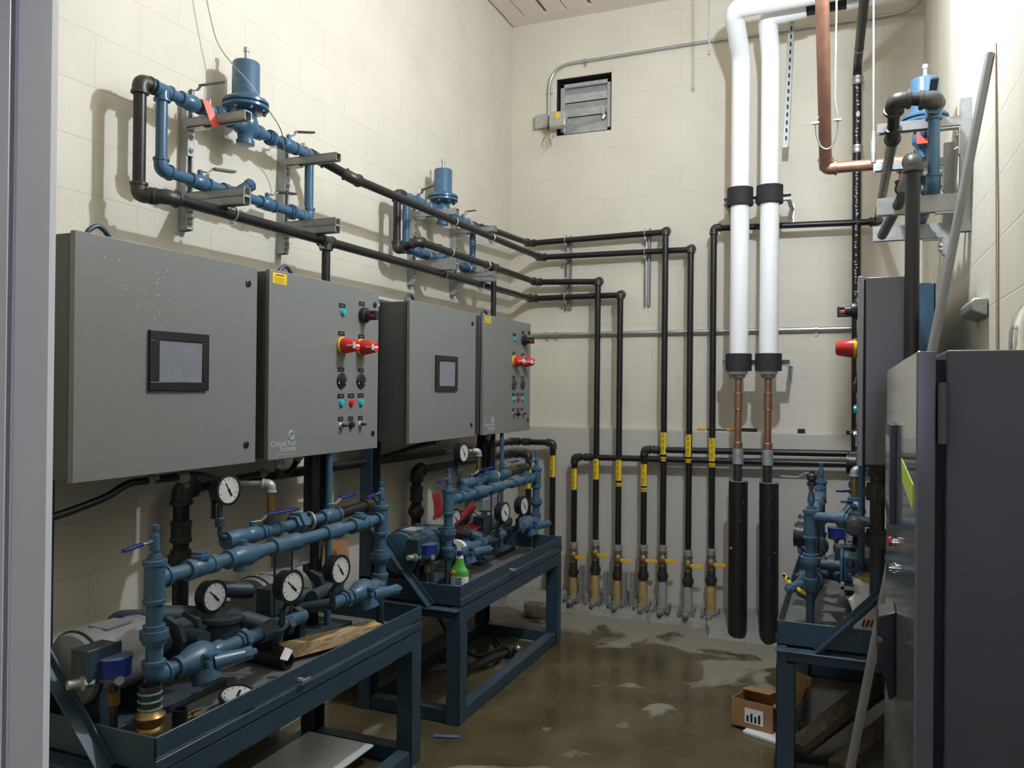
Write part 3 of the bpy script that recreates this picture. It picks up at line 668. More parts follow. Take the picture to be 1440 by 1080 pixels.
wall_strut(-2.117, 2.372, 2.966, (2.921, 2.784, 2.580, 2.459), 'shiny strut rail holding all four black pipes, nearer the corner')
wall_strut(-1.470, 2.385, 2.985, (2.932, 2.788), 'shiny strut rail holding only the upper two black pipes, its lower end empty')

# ---- feet: pipe clamps, stub channels set in concrete
for x, lab in ((-2.009, 'first'), (-1.831, 'second'), (-1.651, 'third'), (-1.453, 'fourth'), (-1.305, 'fifth'), (-1.115, 'sixth'), (-.945, 'seventh')):
    t = thing('floor_clamp', 'concrete-splashed metal clamp and nut at the foot of the %s riser from the left' % lab, 'clamp', (x, YVt - .04, .0), 'floor clamps under the risers')
    b = MB(); b.lathe((x, YVt, .055), (0, 0, 1), [(0, .036), (.005, .052), (.045, .052), (.05, .036)], 14)
    b.box(x - .062, x - .040, YVt - .055, YVt + .03, .05, .125); b.box(x + .040, x + .062, YVt - .055, YVt + .03, .05, .125); b.build('collar', 'splashed', t, bevel=.004)
    b = MB(); b.lathe((x, YVt - .04, .075), (0, -1, 0), [(0, .03), (.03, .03), (.03, .02), (.06, .02), (.065, .015)], 8); b.build('bolt', 'splashed', t)
    for dx in (-.051, .051):
        b = MB(); b.lathe((x + dx, YVt - .05, .085), (0, -1, 0), [(0, .015), (.014, .015), (.014, .008), (.03, .008)], 6); b.build('nut', 'splashed', t)
for x, h, lab in ((-1.925, .36, 'between the first and second risers'), (-1.735, .33, 'between the second and third risers'), (-1.585, .34, 'just right of the third riser'), (-1.525, .34, 'just left of the fourth riser')):
    b = MB(); y = YVt - .03; b.box(x - .018, x + .018, y, y + .004, 0, h); b.box(x - .018, x - .014, y - .03, y, 0, h); b.box(x + .014, x + .018, y - .03, y, 0, h)
    tag(b.build('steel_channel_stub', 'galv_dull'), 'short upright steel channel standing in the concrete ' + lab, 'channel', 'channel stubs between the risers')

# ---- things lying on the ledge of the lower wall
t = thing('screwdriver', 'black shafted tool with orange ends lying on the ledge left of the copper pipes', 'tool', (-.94, YB - .028, 1.425))
b = MB(); b.cyl((-1.01, YB - .028, 1.434), (-.86, YB - .028, 1.434), .006, n=8); b.build('shaft', 'black', t)
for x0, x1 in ((-1.08, -1.02), (-.86, -.80)):
    b = MB(); b.lathe((x0, YB - .028, 1.437), (1, 0, 0), [(0, .007), (.01, .011), (.05, .011), (.06, .007)], 10); b.build('grip', 'orange', t)
b = MB(); b.box(-.79, -.64, YB - .042, YB - .012, 1.4255, 1.452); tag(b.build('rubber_block', 'rubber', bevel=.003), 'small black block on the ledge behind the left copper pipe', 'block')
b = MB(); b.box(-.36, -.31, YB - .042, YB - .012, 1.4255, 1.458); tag(b.build('rubber_block', 'rubber', bevel=.003), 'small black block on the ledge right of the right copper pipe', 'block')

b = MB(); b.box(-.035, -.005, YB - .042, YB - .012, 1.4255, 1.455); tag(b.build('rubber_block', 'rubber', bevel=.003), 'small black block on the ledge beside the drain stack', 'block')

# ================================================================== WHITE PIPES, COPPER AND SLEEVES
for (x, zt, xe, lab, xs, yf) in ((-.728, 4.268, .30, 'left', -.726, 5.53), (-.530, 4.262, .30, 'right', -.516, 5.72)):
    t = thing('insulated_pipe', '%s of the two thick white jacketed pipes, copper below, down the back wall' % lab, 'pipe', (x, 5.82, 0), 'white jacketed pipes')
    y = 5.82; r = .0625
    b = MB(); b.tube([(x, y, 1.845), (x, y, zt - .22), (x - .02, yf, zt), (-.30 if lab == 'right' else xe, yf, zt + .02)], r * 1.02, 28, bend=.075, seg=10)
    b.build('jacket', 'white_ins', t)
    if lab == 'right':
        b = MB(); b.cyl((-.30, yf, zt + .02), (-.05, yf, zt + .025), r * .82, n=24); b.build('bare_sleeve', 'rubber', t)
        b = MB(); b.cyl((-.05, yf, zt + .025), (.30, yf, zt + .03), r, n=24); b.build('jacket', 'white_ins', t)
    for z in (3.077, 1.926):
        b = MB(); b.lathe((x, y, z - .061), (0, 0, 1), [(0, r), (.001, .0885), (.121, .0885), (.122, r)], 32); b.build('clamp_collar', 'rubber', t)
    b = MB(); b.lathe((x, y, 1.845), (0, 0, -1), [(0, .050), (.02, .046), (.03, .036)], 16); b.build('insulation_end', 'galv_dull', t)
    b = MB(); b.lathe((x, y, 1.325), (0, 0, 1), [(0, .024), (0, .031), (.05, .031), (.052, .024), (.28, .024), (.282, .028), (.30, .028), (.36, .028), (.38, .028), (.382, .024), (.53, .024)], 18); b.build('copper_pipe', 'copper_dk', t)
    for z in (1.37, 1.60, 1.71):
        b = MB(); b.ring((x, y, z), (0, 0, 1), .029, .0035, 18, 6); b.build('solder_ring', 'copper', t)
    b = MB(); b.lathe((x, y, 1.22), (0, 0, 1), [(0, .030), (.001, .037), (.105, .037), (.107, .028)], 18); b.build('dielectric_coupling', 'galv_dull', t)
    b = MB(); b.cyl((x, y, 1.0), (x, y, 1.225), .030, n=16); b.build('steel_nipple', 'fitting', t)
    t2 = thing('pipe_sleeve', 'thick black sleeve spotted with paint under the %s white and copper pipe' % lab, 'sleeve', (xs, 5.86, 0), 'black pipe sleeves')
    b = MB(); n_ = 28; b.tube([(xs, 5.86, 0), (x + (xs - x) * .6, 5.85, 1.097)], .065, 28); b.build('sleeve', 'sleevemat', t2)
    b = MB(); b.lathe((x + (xs - x) * .6, 5.85, 1.096), (0, 0, 1), [(0, .0655), (.005, .067), (.006, .055), (.007, .033)], 28); b.build('rim', 'galv_dull', t2)
for z, lab in ((3.077, 'upper'), (1.926, 'lower')):
    t = thing('clamp_rail', '%s strut rail behind the black collars of the white pipes' % lab, 'bracket', (-.63, 5.925, z))
    b = MB(); b.box(-.856, -.398, 5.945, 5.949, z - .02, z + .02); b.box(-.856, -.398, 5.905, 5.949, z + .018, z + .022); b.box(-.856, -.398, 5.905, 5.949, z - .022, z - .018); b.build('channel', 'galv_dull', t)
    for x in (-.84, -.412):
        b = MB(); b.bar((x, 5.94, z - .02), (x, YB, z - .02), .03, .006); b.bar((x, YB - .004, z + .02), (x, YB - .004, z - .12), .03, .006, (0, 1, 0)); b.bar((x, 6.08, z - .022), (x, YB - .006, z - .11), .004, .014, (1, 0, 0)); b.build('standoff', 'galv', t)
t = thing('slotted_strut', 'slotted strut hanging beside the right white pipe from its elbow', 'bracket', (-.42, 5.98, 3.3))
b = MB(); b.bar((-.395, 6.02, ZC), (-.445, 6.02, 3.45), .041, .004, (0, 1, 0)); b.bar((-.375, 6.0, ZC), (-.425, 6.0, 3.45), .004, .04, (0, 1, 0)); b.m = 1
for k in range(22): z_ = 3.50 + k * .055; xx = -.443 + (z_ - 3.45) * .0385; b.box(xx - .006, xx + .006, 6.016, 6.0175, z_, z_ + .03)
b.build('channel', ['galv_dull', 'seal'], t)

# copper line from the ceiling
t = thing('copper_pipe', 'long copper pipe dropping from above and turning right into the black riser', 'pipe', (-.135, 4.5, 2.88))
cx, cy, cz = -.134, 4.50, 2.885; r = .031
seg((cx - .014, 3.02, ZC - .03), (cx, cy, cz), r, t, 'copper_dk'); b = MB(); b.cyl((cx, cy, cz), (.225, cy, cz - .002), r * .93); b.build('pipe', 'copper', t)
elbow((cx, cy, cz), (0, -.44, .9), (1, 0, 0), r * .88, t, 'copper', k=1.5); elbow((.235, cy, cz - .002), (-1, 0, 0), (0, 0, -1), r * .86, t, 'copper', k=1.4)
t = thing('wire_hanger', 'thin wire cradle hanging round the copper pipe', 'hanger', (-.1, 3.7, 2.9))
b = MB(); b.tube([(-.06, 3.62, ZC), (-.075, 3.70, 2.96), (-.063, 3.70, 2.90), (-.063, 3.71, 2.84), (-.085, 3.72, 2.775), (-.108, 3.72, 2.765), (-.132, 3.72, 2.78), (-.152, 3.71, 2.84), (-.152, 3.70, 2.88), (-.14, 3.70, 2.905)], .0035, 8, bend=.03); b.build('wire', 'galv_dull', t)
for x, z in ((-.152, 2.878), (-.064, 2.882)):
    b = MB(); b.cyl((x - .014, 3.70, z), (x + .014, 3.70, z), .005, n=8); b.build('pin', 'galv', t)
t = thing('clevis_hanger', 'white tipped clevis hanger on a long rod above the copper elbow', 'hanger', (.09, 4.22, 2.82))
b = MB(); b.tube([(.075, 4.20, ZC), (.086, 4.22, 2.97)], .004, 8); b.build('rod', 'galv_dull', t)
b = MB(); b.lathe((.086, 4.22, 2.82), (0, 0, 1), [(0, .012), (.10, .014), (.115, .009), (.15, .009)], 10); b.build('clevis', 'galv', t)

# black riser under the copper elbow
t = thing('black_riser_pipe', 'thick black riser under the copper elbow, in front of the grey cabinet side', 'pipe', (.205, 3.42, 1.0))
rx_, ry_ = .212, 3.50
seg((rx_, ry_, 1.05), (rx_, ry_, 2.60), .0265, t); elbow((rx_, ry_, 2.63), (0, 0, -1), (0, 1, .1), .0265, t, k=1.25); seg((rx_, ry_, 2.63), (.222, 4.48, 2.74), .024, t)
elbow((.225, 4.50, 2.745), (0, -1, -.1), (.05, 0, 1), .026, t, k=1.2); seg((.227, 4.50, 2.76), (.234, 4.50, 2.86), .022, t, 'copper')
seg((rx_ - .03, ry_ + .14, 2.52), (.125, 4.15, 2.46), .022, t)
# black no-hub stack
t = thing('stack_pipe', 'black no-hub drain stack with white print and silver couplings behind the copper elbow', 'pipe', (.022, 6.14, 0))
b = MB(); b.tube([(.030, 6.14, .02), (.018, 6.14, 4.0), (.058, 5.0, 4.06), (.10, 2.0, 4.18)], .029, 20, bend=.10); stackmb = b; stackmb.m = 1
for z in (3.90, 3.42):
    b = MB(); b.lathe((.021, 6.14, z - .028), (0, 0, 1), [(0, .030), (.001, .036), (.056, .036), (.057, .030)], 20)
    for dz in (.012, .044): b.ring((.021, 6.14, z - .028 + dz), (0, 0, 1), .0365, .003, 20, 6); b.box(.021 - .01, .021 + .012, 6.14 - .048, 6.14 - .034, z - .028 + dz - .006, z - .028 + dz + .006)
    b.build('coupling', 'galv', t)
for (q, d_) in ((V((.028, 5.86, 4.014)), V((.04, -1.14, .06))), (V((.0185, 6.14, 3.955)), V((0, 0, 1)))):
    b = MB(); b.ring(q, d_, .030, .0025, 20, 6); b.build('ring', 'galv', t)
b = stackmb; rnd = random.Random(3)
for z0, z1 in ((3.46, 3.84), (2.95, 3.36), (2.30, 2.92)):
    z = z0
    while z < z1:
        h = rnd.uniform(.008, .02)
        if rnd.random() < .8:
            w = rnd.uniform(.003, .008); x = .0205 + rnd.uniform(-.006, .006); b.box(x - w, x + w, 6.14 - .0305, 6.14 - .028, z, z + h * .45)
            if rnd.random() < .6: b.box(x - w, x - w + .003, 6.14 - .0305, 6.14 - .028, z, z + h)
        z += h + rnd.uniform(.003, .012)
b.sph((.024, 6.114, 3.66), .014, 10, (1, .3, 1.7)); b.build('pipe', ['blackpipe', 'white'], t)
b = MB(); b.ring((-.0, 5.6, 4.30), (0, 1, .2), .07, .004, 24, 6, -.6, PI + .6); b.tube([(0, 5.6, 4.37), (0, 5.6, ZC)], .004, 6); tag(b.build('pipe_hanger', 'galv'), 'empty loop hanger high by the right corner', 'hanger')

# leaning conduit
t = thing('leaning_conduit', 'long grey conduit leaning on the right wall behind the tall grey cabinet', 'pole', (-.0, 3.45, 0))
pa, pb = V((-.063, 3.085, .012)), V((.424, 3.15, 2.88)); b = MB(); d_ = (pb - pa); L_ = d_.length
b.lathe(pa, d_, [(0, .012), (.001, .0155), (L_ - .001, .0155), (L_, .013)], 16); b.build('tube', 'grey_tube', t)
# wire tacked on the right wall
b = MB(); b.tube([(.437, 3.12, 2.9), (.437, 3.05, 2.3), (.437, 3.02, 1.6)], .002, 6); tag(b.build('wall_wire', 'copper_dk'), 'thin brown wire hanging straight down the right wall', 'wire')
# wall bracket and its box behind the leaning conduit
t = thing('wall_bracket_box', 'grey angled bracket low on the right wall behind the leaning conduit', 'bracket', (XR, 3.4, 2.0))
b = MB(); b.prism([(XR - .002, 2.0), (XR - .055, 2.02), (XR - .06, 2.05), (XR - .045, 2.065), (XR - .002, 2.065)], 'y', 3.26, 3.56); b.build('body', 'galv_dull', t, bevel=.006)

# ================================================================== CABINETS
FXC = -2.15
def cab_body(t, y0, y1, z0, z1, gloss='cab', depth=.195):
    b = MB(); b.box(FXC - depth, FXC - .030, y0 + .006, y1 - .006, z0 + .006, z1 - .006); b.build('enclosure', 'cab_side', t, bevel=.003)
    b = MB(); b.box(FXC - .030, FXC - .022, y0 + .012, y1 - .012, z0 + .012, z1 - .012); b.build('gasket', 'seal', t)
    b = MB(); b.box(FXC - .022, FXC, y0, y1, z0, z1); return b.build('door', gloss, t, bevel=.003)
def latch(door, y, z, x=FXC):
    b = MB(); b.lathe((x, y, z), (1, 0, 0), [(0, .014), (.004, .014), (.006, .011), (.006, .006), (.003, .005)], 18); b.build('latch', 'black', door)
def lug(t, y, z, x):
    b = MB(); b.ring((x, y, z), (1, 0, 0), .030, .006, 16, 8, -PI / 2 - PI / 2, PI / 2 - PI / 2) if False else b.tube([(x, y - .046, z - .004), (x, y - .042, z + .03), (x, y, z + .062), (x, y + .042, z + .03), (x, y + .046, z - .004)], .0085, 10, bend=.03)
    b.build('lifting_eye', 'stand', t)
def cab_screen(label, y0=1.735, y1=2.545):
    t = thing('control_cabinet', label, 'cabinet', ((FXC - .1), (y0 + y1) / 2, 1.43), 'touchscreen cabinets')
    d = cab_body(t, y0, y1, 1.430, 2.192); lug(t, 1.90, 2.186, FXC - .10)
    latch(d, 2.492, 2.124); latch(d, 2.490, 1.503)
    b = MB(); w = .038; a, c_, z0, z1 = 2.013, 2.280, 1.710, 1.912
    b.box(FXC, FXC + .012, a, c_, z0, z0 + .030); b.box(FXC, FXC + .012, a, c_, z1 - .032, z1); b.box(FXC, FXC + .012, a, a + .040, z0 + .03, z1 - .032); b.box(FXC, FXC + .012, c_ - .031, c_, z0 + .03, z1 - .032)
    s = b.build('screen_bezel', 'black', d, bevel=.002)
    b = MB(); b.box(FXC, FXC + .008, a + .04, c_ - .031, z0 + .03, z1 - .032); b.build('screen', 'screen', d)
    return t
def nameplate(door, y, z, w=.050, h=.020, lines=1):
    b = MB(); b.box(FXC, FXC + .002, y - w / 2, y + w / 2, z - h / 2, z + h / 2); b.m = 1
    b.box(FXC + .002, FXC + .0026, y - w * .27, y + w * .27, z - .0016, z + .0016)
    b.build('nameplate', ['black', 'dimprint'], door)
def cab_switch(label, y0=2.618, y1=3.430):
    t = thing('control_cabinet', label, 'cabinet', ((FXC - .1), (y0 + y1) / 2, 1.43), 'switch cabinets')
    d = cab_body(t, y0, y1, 1.430, 2.198); lug(t, 2.84, 2.190, FXC - .10)
    latch(d, 3.392, 2.130); latch(d, 3.385, 1.504)
    X = FXC
    for y, z in ((3.118, 2.100), (3.278, 2.124), (3.114, 1.972), (3.276, 1.968), (3.114, 1.808), (3.276, 1.808), (3.114, 1.687), (3.196, 1.688), (3.276, 1.689)): nameplate(d, y, z)
    for y, m_ in ((3.118, 'green'), (3.198, 'red'), (3.279, 'green')):
        b = MB(); b.lathe((X, y, 1.655), (1, 0, 0), [(0, .018), (.004, .018), (.005, .0155), (.011, .015), (.013, .010)], 18); b.build('pilot_light', m_, d)
    b = MB(); b.lathe((X, 3.125, 2.070), (1, 0, 0), [(0, .018), (.004, .018), (.005, .0155), (.011, .015), (.013, .010)], 18); b.build('pilot_light', 'green', d)
    # main disconnect
    b = MB(); b.lathe((X, 3.288, 2.070), (1, 0, 0), [(0, .036), (.004, .038), (.022, .036), (.026, .024), (.05, .020)], 24); s = b.build('disconnect_switch', 'black', d)
    b = MB(); b.prism([(3.288 - .013, 2.090), (3.288 + .013, 2.090), (3.288 + .013, 2.046), (3.288 - .013, 2.046)], 'x', X + .03, X + .080); b.m = 1; b.box(X + .036, X + .072, 3.288 - .0138, 3.288 + .0138, 2.060, 2.074)
    b.build('handle', ['black', 'red'], s, bevel=.003)
    # two red/yellow rotary handles
    for y in (3.118, 3.272):
        z = 1.917; b = MB(); b.lathe((X, y, z), (1, 0, 0), [(0, .038), (.003, .040), (.012, .040), (.014, .034)], 28); s = b.build('rotary_switch', 'yellow', d)
        b = MB(); b.lathe((X + .012, y, z), (1, 0, 0), [(0, .037), (.015, .037), (.03, .034), (.070, .026), (.074, .022)], 24)
        b.m = 1; b.box(X + .0862, X + .0872, y - .015, y + .015, z - .004, z + .004); b.box(X + .045, X + .0872, y - .0325, y - .0285, z - .003, z + .003); b.box(X + .078, X + .0872, y - .0295, y - .023, z - .014, z + .014)
        b.build('handle', ['red', 'white'], s)
    for y in (3.118, 3.277):
        b = MB(); b.lathe((X, y, 1.757), (1, 0, 0), [(0, .035), (.004, .037), (.008, .034), (.009, .020), (.014, .018), (.015, .010)], 26)
        b.m = 1; b.box(X + .0082, X + .0092, y - .031, y - .023, 1.743, 1.749); b.box(X + .0082, X + .0092, y + .023, y + .031, 1.743, 1.749)
        for k in range(9):
            a = math.radians(200 - 27.5 * k); b.box(X + .0083, X + .0089, y + .027 * math.cos(a) - .001, y + .027 * math.cos(a) + .001, 1.757 + .027 * math.sin(a) - .001, 1.757 + .027 * math.sin(a) + .001)
        b.build('dial_knob', ['black', 'paleprint'], d)
    for y in (3.114, 3.196, 3.276):
        b = MB(); b.box(X, X + .002, y - .020, y + .020, 1.573, 1.592); b.m = 1; b.box(X + .002, X + .0026, y - .014, y - .003, 1.580, 1.584); b.box(X + .002, X + .0026, y + .003, y + .014, 1.580, 1.584); b.build('nameplate', ['black', 'dimprint'], d)
    for y in (3.118, 3.276):
        b = MB(); b.lathe((X, y, 1.552), (1, 0, 0), [(0, .015), (.004, .015), (.006, .012), (.012, .012)], 18); s = b.build('selector_switch', 'chrome', d)
        b = MB(); b.box(X + .012, X + .030, y - .013, y + .013, 1.546, 1.558); b.build('lever', 'black', s, bevel=.002)
    b = MB(); b.lathe((X, 3.196, 1.553), (1, 0, 0), [(0, .018), (.004, .018), (.006, .015), (.016, .014), (.018, .010)], 20); b.build('push_button', 'black', d)
    b = MB(); b.box(X, X + .0012, 2.634, 2.722, 2.144, 2.188); b.m = 1
    b.box(X + .0012, X + .0018, 2.652, 2.704, 2.177, 2.181)
    for k in range(4): b.box(X + .0012, X + .0018, 2.642, 2.714 - .012 * (k % 2), 2.167 - .006 * k, 2.1682 - .006 * k)
    b.build('warning_label', ['yellow', 'ink'], d)
    # the maker's mark: ring with a swirl, and its two lines of lettering
    b = MB(); b.ring((X + .0006, 2.765, 1.526), (1, 0, 0), .017, .0028, 28, 6); b.ring((X + .0006, 2.767, 1.527), (1, 0, 0), .008, .0018, 20, 6, .3, 5.2)
    text_mb(b, 'Critical Fuel', (X + .0004, 2.632, 1.484), (0, 1, 0), (0, 0, 1), .0335, .0006)
    text_mb(b, 'Systems', (X + .0004, 2.690, 1.461), (0, 1, 0), (0, 0, 1), .0335, .0006)
    for k in range(9): b.box(X, X + .001, 2.668 + k * .014, 2.677 + k * .014, 1.448, 1.4505)
    b.build('logo', 'paleprint', d)
    return t
c1 = cab_screen('grey touchscreen cabinet at far left, largest in view, speckled with white dust')
c2 = cab_switch('grey switch cabinet with red rotary handles between the two touchscreen cabinets')
c3 = dup(c1, 'second grey touchscreen cabinet on the left wall, nearer the corner', dy=2.005)
c4 = dup(c2, 'grey switch cabinet nearest the back wall on the left side', dy=2.050)
TC = (-2.130, 7.0)
c5 = dup(c2, 'grey switch cabinet on the right wall, seen edge on with knobs sticking out left', turn=TC)
# specks of white dust on the nearest door
b = MB(); rnd = random.Random(11)
for k in range(55):
    y = rnd.gauss(2.03, .10); z = rnd.gauss(2.02, .065)
    if 1.76 < y < 2.35 and z < 2.15: s_ = rnd.uniform(.0006, .0018); b.sph((FXC + .0005, y, z), s_, 6, (.4, 1, 1))
o = b.build('dust_specks', 'white'); o['kind'] = 'stuff'; tag(o, 'white specks spattered over the upper door of the nearest cabinet', 'dust')

# blue backing pans and posts are part of the skids
# ================================================================== PUMP SKIDS
SX = -1.835; SB = -2.445
def beam(t, name, x0, x1, y0, y1, z0, z1, m='stand', bev=.003):
    b = MB(); b.box(x0, x1, y0, y1, z0, z1); return b.build(name, m, t, bevel=bev)
def stand(label, braced=0):
    t = thing('equipment_stand', label, 'stand', (-2.14, 2.545, 0), 'blue steel skid stands')
    y0, y1 = 1.762, 3.330
    # tray rim angles
    beam(t, 'tray_rim', SX - .008, SX, y0, y1, .655, .716); beam(t, 'tray_rim', SX - .008, SX + .004, y0, y1, .612, .648); beam(t, 'tray_rim', SB, SX, y0, y0 + .008, .612, .716); beam(t, 'tray_rim', SB, SX, y1 - .008, y1, .612, .716); beam(t, 'tray_rim', SB, SB + .008, y0, y1, .612, .716)
    beam(t, 'side_channel', SX - .045, SX - .001, y0, y1, .530, .606); beam(t, 'side_channel', SB, SB + .045, y0, y1, .530, .606)
    beam(t, 'end_channel', SB + .045, SX - .045, y0, y0 + .05, .540, .600); beam(t, 'end_channel', SB + .045, SX - .045, y1 - .05, y1, .540, .600)
    b = MB(); b.box(SB + .008, SX - .008, y0 + .008, y1 - .008, .612, .622); b.build('tray', 'tray', t)
    ye, sg = (y0, -1) if braced == 0 else (y1, 1)
    beam(t, 'end_flange', SB + .02, SX + .002, min(ye, ye + sg * .055), max(ye, ye + sg * .055), .592, .600)
    # legs and floor rails
    for x in (SX - .078, SB):
        for y in (y0, y1 - .09):
            top = .53 if x > -2 else 2.17
            w = .078 if x > -2 else .075
            b = MB(); b.box(x, x + w, y, y + .006, 0, top); b.box(x, x + w, y + .084, y + .09, 0, top); b.box(x + w - .006, x + w, y, y + .09, 0, top) if x > -2 else b.box(x, x + .006, y, y + .09, 0, top)
            if x > -2: b.box(x, x + w - .006, y + .006, y + .012, 0, top)
            b.build('leg' if x > -2 else 'upright', 'stand', t, bevel=.002)
    beam(t, 'floor_rail', SX - .07, SX - .004, y0 + .09, y1 - .09, .004, .072); beam(t, 'floor_rail', SB, SB + .06, y0 + .09, y1 - .09, .004, .072); beam(t, 'floor_rail', SB + .075, SX - .078, y0 + .01, y0 + .075, .004, .072); beam(t, 'floor_rail', SB + .075, SX - .078, y1 - .08, y1 - .01, .004, .072)
    # diagonal braces at the near end, tray level up to the uprights
    b = MB(); yb = ye + sg * .028; b.bar((-2.00, yb, .603), (SB + .06, yb, 1.02), .045, .006, (.68, 0, .73)); b.bar((-2.00, ye + sg * .006, .603), (SB + .06, ye + sg * .006, 1.02), .045, .006, (0, 1, 0)); b.build('brace', 'stand', t)
    # pan the cabinets are bolted to
    b = MB(); b.box(SB - .002, SB + .004, y0 - .02, 3.40, 1.45, 2.175); b.box(SB, FXC - .197, y0 - .040, y0 - .030, 1.45, 2.200); b.box(SB, FXC - .197, y0 - .040, 3.20, 2.196, 2.202); b.box(SB - .002, SB + .004, y0 - .04, y0, 1.45, 2.20); b.box(SB, FXC - .197, 3.395, 3.400, 1.45, 2.175); b.build('backing_pan', 'blue', t)
    # drain cock and scratch welds on the front
    b = MB(); b.cyl((SX, 2.42, .668), (SX + .02, 2.42, .668), .010, n=10); b.box(SX + .018, SX + .024, 2.41, 2.455, .664, .672); b.build('drain_cock', 'galv_dull', t)
    return t
sk1 = stand('blue-grey steel stand of the nearest pump skid at lower left')

def pump_set(label, y, dim=0):
    """motor (fan cover, body, junction box) driving a gear pump, axis along the wall"""
    t = thing('pump_motor', label, 'motor', (-2.22, y + .2, .622), 'electric motors on the skids')
    x, z = -2.215, .845; r = .108
    b = MB(); b.lathe((x, y, z), (0, 1, 0), [(0, .03), (.001, r * .80), (.006, r * 1.0), (.02, r * 1.05), (.03, r * 1.05), (.031, r * .98)], 36); b.m = 1; b.ring((x, y + .026, z), (0, 1, 0), r * 1.05, .006, 36, 8); b.build('fan_cover', ['motor_grey' if dim == 0 else 'blue_dirty', 'rubber'], t)
    b = MB(); b.lathe((x, y + .025, z), (0, 1, 0), [(0, r), (.22, r), (.222, r * 1.02), (.245, r * .98), (.26, r * .6), (.262, .02)], 40); b.build('motor_body', 'motor_grey' if dim == 0 else 'blue_dusty', t)
    b = MB(); b.box(x + .075, x + .150, y - .055, y + .055, z - .005, z + .095); b.box(x + .148, x + .155, y - .060, y + .06, z - .010, z + .100); b.build('junction_box', 'blue_dirty', t, bevel=.005)
    b = MB(); b.box(x - .085, x + .085, y + .04, y + .08, .650, z - .06); b.box(x - .085, x + .085, y + .21, y + .25, .650, z - .06); b.box(x - .1, x + .1, y + .02, y + .58, .623, .652); b.build('base', 'blue_dirty', t, bevel=.003)
    b = MB(); b.box(x - .04, x + .04, y + .10, y + .20, z + r - .004, z + r + .002); b.build('data_plate', 'white' if dim else 'motor_grey', t)
    # coupling + pump head
    b = MB(); b.lathe((x, y + .31, z - .01), (0, 1, 0), [(0, .035), (.03, .045), (.06, .045), (.07, .03)], 20); b.build('coupling', 'blue_dirty', t)
    b = MB(); b.lathe((x, y + .38, z - .01), (0, 1, 0), [(0, .05), (.004, .078), (.025, .078), (.03, .060), (.085, .060), (.09, .078), (.112, .078), (.118, .04), (.14, .035)], 8)
    b.cyl((x - .10, y + .44, z - .01), (x + .12, y + .44, z - .01), .032, n=14)
    for k in range(6):
        a = 2 * PI * k / 6 + .3; b.lathe((x + .065 * math.cos(a), y + .495, z - .01 + .065 * math.sin(a)), (0, 1, 0), [(0, .009), (.012, .009)], 6)
    b.build('pump_head', 'blue_dirty', t); return t
pm1 = pump_set('grey motor with a black rimmed fan cover at the near end of the nearest skid', 1.785)
pm2 = pump_set('second dusty motor halfway along the nearest skid, behind the big gauges', 2.60, 0)

